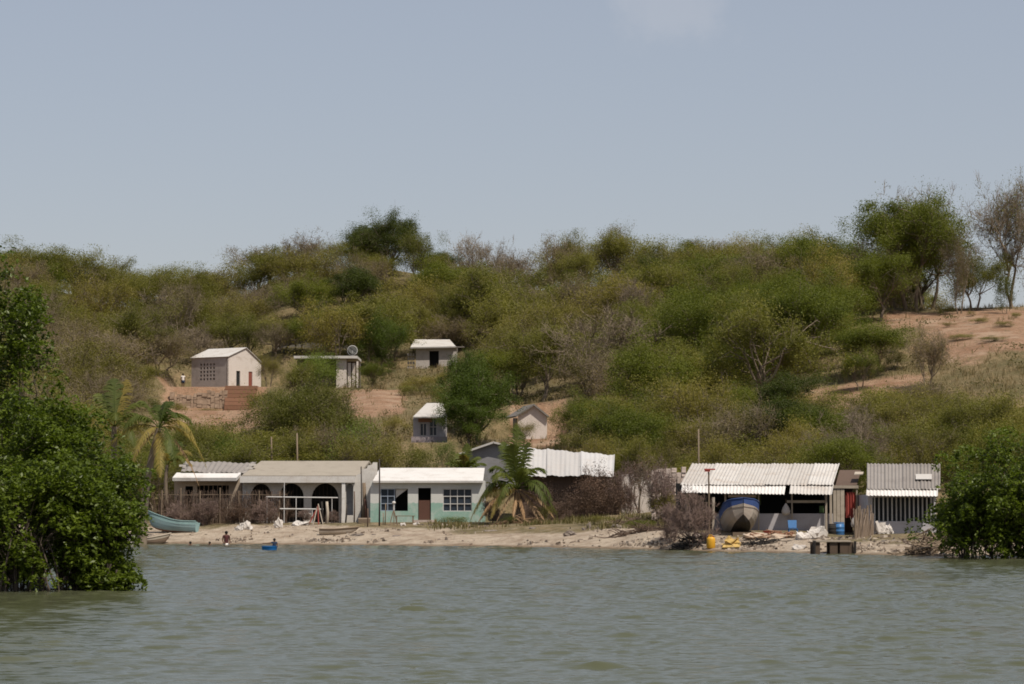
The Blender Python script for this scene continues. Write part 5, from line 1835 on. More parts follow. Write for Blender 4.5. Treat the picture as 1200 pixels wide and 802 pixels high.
def small_hut():
    Y = 280
    z0 = Z_J
    t = root('small_hut', 508, Y, z0, 'small grey hut with a white roof and one black doorway', 'house')
    zt = ZZ(406, Y)
    o = opening(503, 514, 411.5, 433, Y)
    house_shell(t, 487, 535, Y, z0, zt, 4, M_block, [o])
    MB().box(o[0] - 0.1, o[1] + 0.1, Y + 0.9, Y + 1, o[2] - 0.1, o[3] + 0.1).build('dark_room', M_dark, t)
    m = MB()
    for j in range(4):
        for i in range(3):
            xa, xb = FX(477 + 3 * i, Y), FX(479.2 + 3 * i, Y)
            za = z0 + 0.1 + 0.42 * j
            m.box(xa, xb, Y + 0.3, Y + 0.48, za, za + 0.3)
    m.box(FX(476.5, Y), FX(486, Y), Y + 0.5, Y + 0.55, z0 - 0.4, z0 + 0.05)
    m.build('pierced_blocks', M_block, t)
    MB().slab([W(481, 407, Y - 0.6), W(534, 406, Y - 0.6), W(527, 398, Y + 4.4), W(486, 398, Y + 4.4)], 0.14).build('roof', M_roofw, t)
    MB().box(FX(533, Y), FX(544, Y), Y - 0.2, Y + 1.0, zt - 0.12, zt - 0.04).build('eave', M_roofg, t)


def awning_house():
    Y = 205
    z0 = Z_K
    t = root('awning_house', 502, Y, z0, 'small house with a pale awning roof beside the mango tree', 'house')
    zt = ZZ(489, Y)
    o = opening(492, 500, 496, 511, Y)
    o2 = opening(503, 512, 490, 511, Y)
    house_shell(t, 484, 522, Y, z0, zt, 4.5, M_lav, [o, o2])
    window(t, o[0], o[1], o[2], o[3], Y + 0.05, 2, 1, M_fascia)
    window(t, o2[0], o2[1], o2[2], o2[3], Y + 0.05, 2, 2, M_fascia)
    MB().box(FX(490, Y), FX(506, Y), Y - 0.05, Y - 0.003, ZZ(495, Y), ZZ(489, Y)).build('red_lintel', M_brick, t)
    MB().box(FX(482, Y - 0.4), FX(524, Y - 0.4), Y - 0.5, Y - 0.06, z0 - 0.5, ZZ(512, Y)).build('plinth', worn('dull_lilac_wall', (0.30, 0.26, 0.27), (0.2, 0.12, 0.1), 0.6, 2), t)
    MB().slab([W(484, 488.5, Y - 0.8), W(524, 488.5, Y - 0.8), W(519, 472.5, Y + 4.2), W(500, 472.5, Y + 4.2)], 0.1).build('roof', M_roofw, t)


def gable_house():
    Y = 214
    z0 = Z_L
    t = root('gable_house', 622, Y, z0, 'white gable wall of a small house right of the mango tree', 'house')
    pts = [(607, 518), (641, 518), (641, 487), (633, 482), (626, 475.5), (618, 479), (607, 487)]
    p = [W(a, b, Y) for a, b in pts]
    k = len(p)
    m = MB().add(p + [q + Vector((0, 0.3, 0)) for q in p], [tuple(range(k)), tuple(range(2 * k - 1, k - 1, -1))] + [(i, i + k, (i + 1) % k + k, (i + 1) % k) for i in range(k)])
    m.build('gable_wall', M_pink, t)
    m = MB()
    dv = Vector((-0.8, 5, 0))
    m.slab([W(604, 487.5, Y - 0.3), W(626, 473.5, Y - 0.3), W(626, 473.5, Y - 0.3) + dv, W(604, 487.5, Y - 0.3) + dv], 0.12)
    m.slab([W(626.1, 473.5, Y - 0.3), W(644, 488, Y - 0.3), W(644, 488, Y - 0.3) + dv, W(626.1, 473.5, Y - 0.3) + dv], 0.12)
    m.build('roof', M_dgrey, t)
    MB().box(FX(601, Y), FX(606.6, Y), Y + 0.4, Y + 4.5, z0 - 0.5, ZZ(490, Y)).build('side_wall', M_grey, t)


teal_house()
arched_house()
tan_cottage()
stick_fence('stick_fence', 'long brown stick fence in front of the tan cottage', (184, 336), 161.2, 161.2, 576, 620, 1, M_stick, rad=0.016, jit=0.14)
stick_fence('stick_fence', 'short pale stick fence between the shack and the barred house', (1001, 1023), 131.5, 134, 597, 60, 2, worn('pale_sticks', (0.26, 0.20, 0.155), (0.1, 0.08, 0.06), 0.6, 2), rails=False, rad=0.028, jit=0.07)
plank_house()
grey_gable()
rubble_wall('rubble_wall', 'broken pinkish rubble wall left of the long shack', 764, 800, 550, 590, 152, 9, M_stone, 0.27)
o = MB().wall(FX(728, 163), FX(764, 163), ground(FX(745, 163), 163) - 0.3, ZZ(556, 163), 163, 0.25, []).build('plaster_wall', M_pink)
tag(o, 'pale plaster wall seen behind the two dark dry stems', 'wall', kind='thing')
o = MB().box(FX(655, 152.5), FX(800, 150.5), 152.0, 152.3, ground(FX(720, 152), 152) - 0.5, ZZ(614.5, 152)).build('low_wall', worn('mossy_low_wall', (0.17, 0.135, 0.10), (0.08, 0.07, 0.04), 0.7, 1.5))
tag(o, 'low mossy wall along the bank below the dark plank wall', 'wall', kind='thing')
long_shack()
lean_to()
barred_house()
block_house()
stone_terrace()
grey_house()
dish_house()
small_hut()
awning_house()
gable_house()

def depth_at(px, py):
    """where the ground is seen at (px, py)"""
    for Y in np.arange(112, 175, 0.1):
        x, y, z = W(px, py, Y)
        if ground(x, Y) >= z:
            return float(Y)
    return 150.0


# ------------------------------------------------------------------ boats
def hull(t, L, B, D, sheer, mat_hull, mat_band, mat_low=None, M=Matrix(), name='hull', bow=1.0, vee=1.0, stern=0.8, blunt=2.0, rise=0.6):
    """a boat lofted along x: the planked skin, a coloured band along the gunwale, a darker bottom"""
    n, k = 22, 13
    secs = []
    for i in range(n):
        s = 1 - (1 - i / (n - 1)) ** 1.0
        q1 = max(0, (s - 0.4) / 0.6)
        w = B / 2 * (stern + (1 - stern) * min(1, s * 3)) * (max(0.0004, 1 - q1 ** blunt)) ** 0.5
        zs = sheer * (max(0, s - 0.3) / 0.7) ** 2 + 0.25 * sheer * max(0, 0.25 - s)
        q2 = max(0, (s - 0.55) / 0.45)
        zk = D * rise * (1 - math.sqrt(max(0, 1 - q2 ** 2)))
        ring = []
        for j in range(k):
            q = j / (k - 1) * 2 - 1
            y = w * math.copysign(math.sin(abs(q) * math.pi / 2) ** vee, q)
            z = zk + (D + zs - zk) * (1 - math.cos(abs(q) * math.pi / 2)) ** 1.15
            ring.append(Vector((s * L - L / 2 + bow * 0.35 * abs(q) * max(0, s - 0.7) / 0.3, y, z)))
        secs.append(ring)

    def strip(js, inset=0.0):
        m = MB()
        for i in range(n - 1):
            for j in js:
                a, b, c, d = secs[i][j], secs[i + 1][j], secs[i + 1][j + 1], secs[i][j + 1]
                m.add([a, b, c, d], [(0, 1, 2, 3)])
        return m
    parts = [(name, strip(range(1, k - 2) if mat_low is None else [1, 2, 3, 8, 9, 10]), mat_hull), ('gunwale_band', strip([0, k - 2]), mat_band)]
    if mat_low is not None:
        parts.append(('bottom', strip([4, 5, 6, 7]), mat_low))
    # transom, inside floor, thwarts
    m = MB().add(secs[0], [tuple(range(k))])
    parts.append(('transom', m, mat_band))
    m = MB()
    for i in range(n - 1):
        a, b = secs[i], secs[i + 1]
        z = lambda r: r[0].z - D * 0.35
        m.add([(a[0].x, a[1].y, z(a)), (b[0].x, b[1].y, z(b)), (b[0].x, b[-2].y, z(b)), (a[0].x, a[-2].y, z(a))], [(0, 1, 2, 3)])
    parts.append(('deck', m, M_wood))
    m = MB()
    for sgn in (0, k - 1):
        m.tube([s_[sgn] + Vector((0, 0, 0.01)) for s_ in secs], 0.035, 5)
    parts.append(('rail', m, mat_band))
    for nm, mb, mt in parts:
        mb.xf(M).build(nm, mt, t, True)


# big boat hauled out bow-on in front of the shack
p = on_ground(871, 135.5)
t = thing('fishing_boat', p, 'beached fishing boat seen bow-on, with beige hull and blue gunwale', 'boat')
Mt = Matrix.Translation(p + Vector((0, 2.6, 0.03))) @ Matrix.Rotation(R(-90), 4, 'Z') @ Matrix.Rotation(R(-6), 4, 'Y')
hull(t, 5.4, 1.85, 1.2, 0.34, worn('beige_hull_paint', (0.36, 0.315, 0.265), (0.30, 0.19, 0.16), 0.5, 1.5), worn('blue_hull_paint', (0.035, 0.065, 0.18), (0.02, 0.04, 0.1), 0.4, 2), worn('black_bottom_paint', (0.045, 0.04, 0.035), (0.1, 0.07, 0.05), 0.5, 1.5), Mt, blunt=6.0, rise=0.55, bow=0.3)
MB().box(p.x - 0.5, p.x + 0.5, p.y + 0.25, p.y + 0.45, p.z - 0.1, p.z + 0.16).build('chock', M_wood, t)

p = on_ground(204, 157.5)
t = thing('blue_canoe', p, 'pale blue-green canoe drawn up beside the leaning palm', 'boat')
Mt = Matrix.Translation(p + Vector((0, 0, 0.02))) @ Matrix.Rotation(R(168), 4, 'Z') @ Matrix.Rotation(R(-3), 4, 'Y') @ Matrix.Rotation(R(10), 4, 'X')
hull(t, 2.75, 0.95, 0.62, 0.55, worn('pale_blue_green_paint', (0.20, 0.29, 0.30), (0.28, 0.28, 0.25), 0.5, 2), worn('pale_teal_trim', (0.25, 0.38, 0.38), None, 0.3, 2), worn('rusty_bottom', (0.22, 0.13, 0.09), None, 0.4, 2), Mt)

p = on_ground(394, 153.2)
t = thing('dugout_canoe', p, 'grey weathered dugout lying on the sand before the arched house', 'boat')
Mt = Matrix.Translation(p) @ Matrix.Rotation(R(4), 4, 'Z')
hull(t, 1.9, 0.5, 0.3, 0.12, M_pale, M_wood, None, Mt)

p = on_ground(176, 153.2)
t = thing('wooden_rowboat', p, 'small brown wooden boat with bundles aboard under the leaning palm', 'boat')
Mt = Matrix.Translation(p + Vector((0, 0, -0.02))) @ Matrix.Rotation(R(20), 4, 'Z')
hull(t, 1.7, 0.75, 0.45, 0.25, worn('brown_boat_wood', (0.25, 0.18, 0.13), None, 0.5, 3), M_pale, M_black, Mt)


# ------------------------------------------------------------------ lumps, sacks, stones, debris
def lump(name, label, cat, px, Y, wm, hm, dm, mat, seed, n=3, z=None, group=None, rough=0.28, smooth=False):
    """an uneven rounded body (stone, sack, heap)"""
    r = np.random.default_rng(seed)
    g = on_ground(px, Y)
    if z is not None:
        g.z = z
    seg, rings = 18, 10
    m = MB()
    ph = r.random(8) * 6.28
    b = []
    for i in range(rings + 1):
        th = math.pi * i / rings
        for j in range(seg):
            a = 2 * math.pi * j / seg
            k = 1 + rough * (math.sin(2 * a + ph[0] + th) * 0.4 + math.sin(3 * a + ph[1] - 2 * th) * 0.35 + math.sin(5 * a + ph[2] + 3 * th) * 0.2) + rough * 0.35 * r.normal()
            kz = 1 + rough * (0.7 * math.sin(2 * a + ph[3]) + 0.5 * math.sin(3 * a + ph[4] + 2 * th)) * (0.3 + math.sin(th)) + rough * 0.4 * r.normal() * math.sin(th)
            zz = hm * (0.5 + 0.5 * math.cos(th)) ** 1.15 * kz - 0.08
            b.append((g.x + wm / 2 * math.sin(th) ** 0.7 * math.cos(a) * k, g.y + dm / 2 * math.sin(th) ** 0.7 * math.sin(a) * k, g.z + zz))
    F = [(i * seg + j, i * seg + (j + 1) % seg, (i + 1) * seg + (j + 1) % seg, (i + 1) * seg + j) for i in range(rings) for j in range(seg)]
    m.add(b, F)
    o = m.build(name, mat, None, smooth)
    return tag(o, label, cat, group)


M_rock = worn('grey_brown_rock', (0.20, 0.165, 0.14), (0.09, 0.07, 0.055), 0.6, 2, streak=False, bump=0.5)
M_rockp = worn('pale_rock', (0.48, 0.44, 0.40), (0.25, 0.22, 0.19), 0.6, 2, streak=False, bump=0.5)
for i, (px, Y, w, h, lb, mt) in enumerate([
        (128, 153.0, 1.1, 0.9, 'big white boulder at the mangrove edge of the landing', M_rockp), (143, 152.6, 0.9, 0.7, 'grey boulder between the white boulders at the mangroves', M_rock),
        (152, 152.8, 0.7, 0.75, 'narrow pale boulder next to the small brown boat', M_rockp), (162, 152.4, 0.6, 0.5, 'low dark rock at the foot of the leaning palm', M_rock),
        (668, 144.6, 0.65, 0.3, 'dark flat rock at the waterline below the plank house', M_rock), (690, 147.2, 0.22, 0.35, 'dark upright stone on the sand below the plank house', M_rock),
        (684, 146.2, 0.2, 0.2, 'little brown stone left of the dark upright stone', M_rock), (438, 151.5, 0.3, 0.12, 'thin dark stone on the sand below the thin pole', M_rock),
        (466, 150.3, 0.5, 0.12, 'flat brown stone near the water below the teal house', M_rock), (523, 147.5, 0.16, 0.22, 'small dark stone at the waterline below the teal house door', M_rock),
        (624, 149.5, 0.4, 0.14, 'flat stone on the sand right of the short palm', M_rock), (722, 147.5, 0.5, 0.22, 'brown stone on the sand below the low mossy wall', M_rock),
        (575, 150.5, 0.7, 0.12, 'flat sandy-brown stone on the beach below the short palm', M_rock), (420, 151.8, 0.8, 0.14, 'brown heap of seaweed on the sand right of the dugout', M_rock),
        (366, 151.2, 0.35, 0.13, 'small dark stone at the waterline below the arches', M_rock)]):
    lump('boulder' if h > 0.6 else 'stone', lb, 'rock', px, Y, w, h, w * 0.8, mt, 500 + i)
for i, (px, Y, w, h, lb) in enumerate([
        (288, 157.5, 0.75, 0.5, 'crumpled white cloth heap in front of the stick fence'), (327, 158.3, 0.5, 0.55, 'pointed white sack at the right end of the stick fence'),
        (352, 158.8, 1.1, 0.32, 'long white sheet lying under the pipe railing'), (281, 157.3, 0.55, 0.3, 'low grey-white bundle left of the crumpled white cloth'),
        (472, 155.8, 0.35, 0.22, 'white stone-like sack in front of the teal house window'), (488, 156.2, 0.4, 0.2, 'small white sack below the brown door'),
        (956, 131.8, 1.1, 0.62, 'large cream sack heaped behind the wooden platform'), (941, 131.2, 0.8, 0.42, 'white sack left of the large cream sack'),
        (936, 127.6, 0.8, 0.24, 'flat white bag near the water left of the platform'), (816, depth_at(816, 632), 0.35, 0.4, 'white bucket-shaped bag left of the beached boat'),
        (1030, 134.2, 0.75, 0.62, 'white bulging sack right of the pale stick fence'), (1040, 134.6, 0.55, 0.5, 'second white sack leaning on the barred house wall'),
        (884, 127.8, 0.7, 0.12, 'flat white plastic scrap on the sand before the boat'), (790, 140, 0.5, 0.22, 'white plastic bag behind the twiggy bushes')]):
    lump('sack', lb, 'sack', px, Y, w * 0.9, h * 0.9, w * 0.7, M_sack, 600 + i, rough=0.42)
lump('yellow_tarp', 'crumpled yellow tarp on the sand left of the beached boat', 'tarp', 857, depth_at(857, 639), 0.85, 0.36, 0.9, M_ytarp, 650, rough=0.55)
lump('sand_heap', 'heap of pale sand and rubble before the low shack wall', 'heap', 905, 133.5, 2.6, 0.26, 2.0, worn('sandy_rubble', (0.45, 0.35, 0.26), (0.25, 0.17, 0.12), 0.7, 2, streak=False, fine=5), 651, rough=0.4)


def jumble(name, label, cat, px, Y, wm, hm, mat, n, seed, rad=0.04):
    """driftwood and cut branches lying across each other"""
    r = random.Random(seed)
    m = MB()
    for i in range(n):
        x, y = XX(px, Y) + r.gauss(0, wm * 0.26), Y + r.gauss(0, 0.3)
        g = ground(x, y)
        a, e = r.random() * 6.28, r.uniform(0, 0.5)
        L = r.uniform(0.25, 0.6) * wm
        d = Vector((math.cos(a) * math.cos(e), math.sin(a) * math.cos(e) * 0.6, math.sin(e)))
        c = Vector((x, y, g + r.random() ** 1.6 * hm * max(0.15, 1 - abs(x - XX(px, Y)) / wm * 1.6)))
        p0 = c - d * L / 2
        p0.z = max(p0.z, ground(p0.x, p0.y) - 0.02)
        m.tube([p0, c + Vector((r.gauss(0, .04), r.gauss(0, .04), r.gauss(0, .05))), c + d * L / 2], [rad, rad * 0.8, rad * 0.4], 5)
    return tag(m.build(name, mat), label, cat)


jumble('driftwood_heap', 'dark heap of driftwood at the water left of the yellow jerrycan', 'driftwood', 808, depth_at(808, 642), 1.7, 0.75, M_black, 90, 1, 0.045)
jumble('driftwood_heap', 'thin brown driftwood strewn on the bank left of the dark heap', 'driftwood', 752, 141.5, 3.4, 0.22, M_stick, 80, 2, 0.03)
jumble('driftwood_heap', 'brown driftwood and roots at the water by the right mangrove', 'driftwood', 1085, depth_at(1085, 648), 2.6, 0.45, M_wood, 90, 3, 0.05)
jumble('scrap_heap', 'dark tangle of scrap on the sand below the beached boat', 'scrap', 890, depth_at(890, 638), 2.0, 0.15, M_black, 50, 4, 0.03)
jumble('scrap_heap', 'brown sticks and scrap in front of the dark plank shrubs', 'scrap', 742, 150, 2.6, 0.3, M_stick, 60, 5, 0.03)
jumble('scrap_heap', 'faded red and brown scrap before the low shack wall', 'scrap', 912, 133.5, 1.9, 0.42, M_brick, 45, 6, 0.05)
jumble('reed_litter', 'brown palm litter heaped at the foot of the short palm', 'litter', 612, 155.2, 2.6, 0.4, worn('palm_litter', (0.26, 0.17, 0.10), (0.12, 0.08, 0.05), 0.5, 3), 90, 7, 0.03)
jumble('branch_heap', 'tangle of grey branches before the barred house corner', 'branches', 1100, 125.5, 2.2, 0.9, M_stick, 60, 8, 0.035)

def litter(n, seed):
    """weed, husks, chips and shells washed up along the beach"""
    r = np.random.default_rng(seed)
    px = r.uniform(190, 1130, n)
    x0 = (px - 600) / FPX * np.interp(px, SH_PX, SH_Y)
    d = np.where(r.random(n) < 0.45, r.normal(1.6, 0.35, n), r.uniform(0.6, 10, n))
    Y = shore_y(x0) + d
    x = (px - 600) / FPX * Y
    k = vnoise(x, Y, 2.6, 71) + 0.8 * vnoise(x, Y, 0.9, 72) + 0.25 * (px > 640) > r.uniform(-0.1, 0.45, n)
    x, Y = x[k], Y[k]
    C = np.stack([x, Y, base_height(x, Y)], 1)
    m = len(C)
    h = 0.05 * (0.4 + r.random(m) ** 2 * 2.2)
    a = r.random(m) * 6.28
    l = 0.05 + 0.16 * r.random(m) ** 2
    u = np.stack([np.cos(a) * l, np.sin(a) * l, r.normal(0, 0.2, m) * l], 1)
    w = np.stack([-np.sin(a) * l * 0.5, np.cos(a) * l * 0.5, np.zeros(m)], 1)
    t = np.stack([np.zeros(m), np.zeros(m), h], 1)
    V = np.stack([C - u - w * 0.5 - t * 0.5, C + u - w * 0.5 - t * 0.5, C + u * 0.8 + w - t * 0.5, C - u + w * 0.7 - t * 0.5, C - u * 0.6 + t * 0.8, C + u * 0.5 + t], 1).reshape(-1, 3)
    b = np.arange(m)[:, None] * 6
    F = np.concatenate([b + np.array(q) for q in ([0, 1, 5, 4], [1, 2, 5, 5], [2, 3, 4, 5], [3, 0, 4, 4])])
    me = bpy.data.meshes.new('beach_litter')
    me.from_pydata(V.tolist(), [], [list(dict.fromkeys(f)) for f in F.tolist()])
    at = me.attributes.new('rnd', 'FLOAT', 'POINT')
    at.data.foreach_set('value', np.repeat(r.random(m) ** 2.2, 6).astype(np.float32))
    me.update()
    tag(link('beach_litter', me, leaf_mat('beach_litter_bits', (0.10, 0.072, 0.05), (0.42, 0.35, 0.28), trans=0.0, vary=0.0)), 'brown washed-up weed, husks and chips strewn along the beach', 'litter', kind='stuff')


litter(5200, 81)

# fallen trunk with a raised fork near the right mangrove
t = thing('fallen_trunk', on_ground(1085, 122.6), 'fallen tree trunk with a forked end lying by the right mangrove', 'log')
b = on_ground(1066, 122.4)
m = MB().tube([b + Vector((0, 0, 0.1)), on_ground(1085, 122.6) + Vector((0, 0, 0.18)), on_ground(1104, 122.8) + Vector((0, 0, 0.3))], [0.15, 0.13, 0.1], 8)
m.build('trunk', M_wood, t, True)
m = MB().tube([on_ground(1103, 122.8) + Vector((0, 0, 0.25)), W(1097, 632, 122.8), W(1088, 620, 122.6)], [0.09, 0.06, 0.03], 6)
m.tube([on_ground(1103, 122.8) + Vector((0, 0, 0.25)), W(1110, 626, 122.8), W(1112, 612, 122.9)], [0.09, 0.07, 0.05], 6)
m.build('fork', M_wood, t, True)

# wooden platform at the water
Yp = 123.8
t = thing('wooden_platform', (XX(977, Yp), Yp, 0), 'low wooden landing platform on dark block legs at the water', 'platform')
zt = ZZ(633.8, Yp)
m = MB()
for i in range(7):
    m.box(XX(956, Yp) , XX(997.5, Yp), Yp + 0.22 * i, Yp + 0.22 * i + 0.2, zt - 0.06, zt + 0.004 * (i % 2))
m.build('deck', M_pale, t)
for px, w in [(957, 0.30), (977, 0.34), (989, 0.36), (997, 0.24)]:
    x = XX(px, Yp)
    for yy in (Yp + 0.08, Yp + 1.15):
        m = MB().box(x - w / 2, x + w / 2, yy, yy + 0.3, -0.5, zt - 0.07)
        m.build('leg', worn('mossy_dark_block', (0.10, 0.07, 0.05), (0.03, 0.028, 0.02), 0.6, 4), t)
for px in (953.5, 1001):
    x = XX(px, Yp)
    MB().tube([(x, Yp, -0.5), (x + 0.03, Yp, zt - 0.02)], 0.06, 6).build('stake', M_black, t)

# yellow jerrycan
Yj = depth_at(833, 643)
g = on_ground(833, Yj)
t = thing('jerrycan', g, 'yellow jerrycan standing at the water beside the driftwood', 'jerrycan')
x, z = g.x, g.z
m = MB()
prof = [(0.19, 0.0), (0.21, 0.03), (0.21, 0.42), (0.19, 0.5), (0.10, 0.56)]
m.lathe(g, prof, 12, 1.0, 0.75)
m.build('body', M_yellow, t, True)
MB().tube([(x - 0.12, g.y, z + 0.52), (x - 0.08, g.y, z + 0.64), (x + 0.04, g.y, z + 0.64), (x + 0.06, g.y, z + 0.54)], 0.025, 6).build('handle', M_yellow, t)
MB().lathe((x + 0.1, g.y, z + 0.52), [(0.05, 0), (0.05, 0.09)], 10).build('cap', M_red, t)

# blue barrel and dark barrel by the lean-to
for px, Yb, rr, h, mt, lb in [(983, 138.2, 0.27, 0.6, M_blue, 'blue plastic barrel standing in front of the lean-to'), (975, 137.6, 0.2, 0.48, M_black, 'black drum left of the blue barrel')]:
    g = on_ground(px, Yb)
    t = thing('barrel', g, lb, 'barrel')
    MB().lathe(g + Vector((0, 0, -0.03)), [(rr * 0.92, 0), (rr, 0.05), (rr, h * 0.33), (rr * 1.05, h * 0.36), (rr, h * 0.39), (rr, h * 0.66), (rr * 1.05, h * 0.69), (rr, h * 0.72), (rr * 0.95, h)], 16).build('body', mt, t, True)
    MB().lathe(g + Vector((0, 0, h - 0.02)), [(rr * 0.98, 0), (rr * 0.98, 0.05), (rr * 0.85, 0.06)], 16).build('lid', mt, t)

# red basin
g = on_ground(900, 134.2)
o = MB().lathe(g + Vector((0, 0, 0.1)), [(0.16, 0), (0.27, 0.18), (0.30, 0.19), (0.26, 0.17), (0.15, 0.03)], 16).build('basin', M_red, None, True)
tag(o, 'red plastic basin on the rubble before the shack', 'basin')

# blue plastic chair, on its side among the rubble
g = on_ground(929, 134.6)
t = thing('plastic_chair', g, 'blue plastic chair before the low wall of the shack', 'chair')
x, y, z = g
MB().slab([(x - 0.22, y - 0.22, z + 0.38), (x + 0.22, y - 0.22, z + 0.38), (x + 0.22, y + 0.2, z + 0.36), (x - 0.22, y + 0.2, z + 0.36)], 0.03).build('seat', M_blue, t)
MB().slab([(x - 0.2, y + 0.2, z + 0.4), (x + 0.2, y + 0.2, z + 0.4), (x + 0.22, y + 0.34, z + 0.78), (x - 0.22, y + 0.34, z + 0.78)], 0.03).build('backrest', M_blue, t)
for sx in (-1, 1):
    for sy in (-1, 1):
        MB().tube([(x + sx * 0.19, y + sy * 0.18, z + 0.36), (x + sx * 0.24, y + sy * 0.23, z - 0.05)], [0.025, 0.02], 6).build('leg', M_blue, t)

# white bag hanging from the shack beam, white bundle hanging by the lean-to
for px, py, Yh, s, lb in [(921, 597, 140.6, 0.24, 'white bag hanging from the beam of the long shack'), (1003, 611, 133.0, 0.26, 'white bundle hung on the pale stick fence')]:
    c = W(px, py, Yh)
    t = thing('hanging_bag', c, lb, 'bag')
    MB().lathe(c + Vector((0, 0, -s * 1.3)), [(s * 0.3, 0), (s * 0.85, s * 0.3), (s * 0.95, s * 0.9), (s * 0.7, s * 1.7), (s * 0.3, s * 2.3), (s * 0.12, s * 2.6)], 12, 1, 0.8).build('bag', M_sack, t, True)
    MB().tube([c + Vector((0, 0, s * 1.2)), c + Vector((0, 0, s * 1.2 + (0.25 if px < 950 else 0.1)))], 0.012, 4).build('cord', M_wood, t)


# ------------------------------------------------------------------ poles
def pole(label, px, Y, py, rad, mat, lean=0.0, cat='pole', name='pole'):
    g = on_ground(px, Y)
    top = W(px + lean, py, Y)
    o = MB().tube([g + Vector((0, 0, -0.4)), (g + top) / 2 + Vector((rad * 0.5, 0, 0)), top], [rad * 1.1, rad, rad * 0.85], 7).build(name, mat, None, True)
    return tag(o, label, cat)


pole('tall thin dark pole standing before the left window of the teal house', 444.5, 156.5, 538, 0.045, M_dmetal, 0.0)
pole('black pole with short arms in front of the broken gable', 423.5, 160.2, 547, 0.04, M_dmetal, -0.3)
pole('thick wooden post leaning against the broken gable wall', 426, 160.8, 566, 0.12, M_wood, 0.5, 'post', 'post')
pole('reddish plank standing beside the thick wooden post', 429, 160.4, 585, 0.09, M_door, -1, 'post', 'post')
pole('slim brown post at the corner of the arched niche', 415, 160.6, 576, 0.04, M_stick, 0.2, 'post', 'post')
pole('pale square post before the third arch of the arched house', 383, 159.8, 588, 0.09, M_pale, 0, 'post', 'post')
pole('short dark post below the white niche', 404.5, 159.6, 592, 0.05, M_dmetal, 2, 'post', 'post')
pole('short dark post left of the white column', 377, 159.4, 588, 0.07, M_black, 0, 'post', 'post')
pole('brown stake right of the thick wooden post, at the teal wall corner', 430.5, 156.2, 596, 0.04, M_stick, 0.5, 'post', 'post')
pole('thin bare pole rising behind the white roof of the long shack', 818, 152, 503, 0.05, M_barkg, 0.6)
pole('grey post standing behind the tan cottage on the slope', 318, 180, 512, 0.06, M_wood, 0, 'post', 'post')
pole('second brown post behind the tan cottage, near the flat-topped tree', 348, 183, 508, 0.06, M_wood, 0, 'post', 'post')
for i, (px, py, lb) in enumerate([(451, 590, 'thin stake left of the white-capped stake before the teal house'), (449, 601, 'short stake at the foot of the tall thin dark pole')]):
    pole(lb, px, 157.2, py, 0.03, M_wood, 1 - i, 'stake', 'stake')

# white-capped post with splayed feet before the teal house
g = on_ground(461.5, 156.6)
t = thing('standpipe', g, 'dark splayed stand with a white cap before the teal house window', 'stand')
zc = ZZ(590, 156.6)
for dx in (-0.16, 0.02, 0.15):
    MB().tube([(g.x + dx * 1.6, g.y + (0.12 if dx > 0.1 else -0.1), g.z - 0.1), (g.x, g.y, zc - 0.35)], 0.03, 5).build('leg', M_wood, t)
MB().tube([(g.x, g.y, zc - 0.4), (g.x, g.y, zc - 0.02)], 0.045, 6).build('stem', M_metal, t)
MB().lathe((g.x, g.y, zc - 0.04), [(0.05, 0), (0.11, 0.04), (0.10, 0.12), (0.03, 0.16)], 10).build('cap', M_fascia, t, True)

# bench of brown boards before the teal house
g = on_ground(474, 157.6)
t = thing('bench', g, 'low brown plank bench under the teal house window', 'bench')
x, y, z = g
for i in range(3):
    MB().box(x - 0.6, x + 0.6, y + 0.13 * i, y + 0.13 * i + 0.11, z + 0.42, z + 0.46).build('seat_board', M_wood, t)
for sx in (-0.5, 0.45):
    MB().box(x + sx, x + sx + 0.07, y + 0.02, y + 0.36, z - 0.1, z + 0.418).build('leg', M_wood, t)

# faded red poles stacked upright before the arches
g = on_ground(371, 159.2)
t = thing('pole_stack', g, 'red and pale poles leaning together before the arched house', 'poles')
for i, dx in enumerate((-0.35, -0.15, 0.1, 0.3)):
    MB().tube([(g.x + dx * 1.4, g.y - 0.1 * i, g.z - 0.1), (g.x + dx * 0.1 + 0.05, g.y + 0.2, g.z + 0.95 + 0.08 * i)], 0.035, 5).build('pole', M_red if i % 2 == 0 else M_pale, t)

# lamp pole in front of the shack: a post with a small reddish wooden box on it
g = on_ground(831, 137.0)
t = thing('bird_table', g, 'slim pole topped by a reddish wooden tray before the shack roof', 'pole')
MB().tube([g + Vector((0, 0, -0.4)), W(830.5, 553, 137)], [0.06, 0.04], 6).build('pole', M_wood, t)
c = W(831, 551.5, 137)
m = MB().box(c.x - 0.24, c.x + 0.30, c.y - 0.12, c.y + 0.12, c.z + 0.02, c.z + 0.09)
m.box(c.x - 0.22, c.x + 0.05, c.y - 0.1, c.y + 0.1, c.z - 0.06, c.z + 0.018)
m.build('tray', M_red, t)
MB().tube([g + Vector((0.18, 0, -0.3)), W(836, 583, 137)], [0.06, 0.07], 6).build('prop', M_pale, t)

# brace wires and boards lying before the arched house and the shack
tag(MB().slab([on_ground(846, 131) + Vector((0, 0, 0.10)), on_ground(866, 130.4) + Vector((0, 0, 0.09)), on_ground(868, 131) + Vector((0, 0, 0.12)), on_ground(848, 131.6) + Vector((0, 0, 0.13))], 0.05).build('yellow_board', M_ytarp), 'flat yellow board on the sand under the beached bow', 'board')
tag(MB().slab([on_ground(420, 158) + Vector((0, 0, 0.25)), on_ground(434, 158) + Vector((0, 0, 0.25)), on_ground(434, 158.6) + Vector((0, 0, 0.27)), on_ground(420, 158.6) + Vector((0, 0, 0.27))], 0.3).build('timber_block', M_wood), 'brown timber block at the foot of the thick wooden post', 'timber')

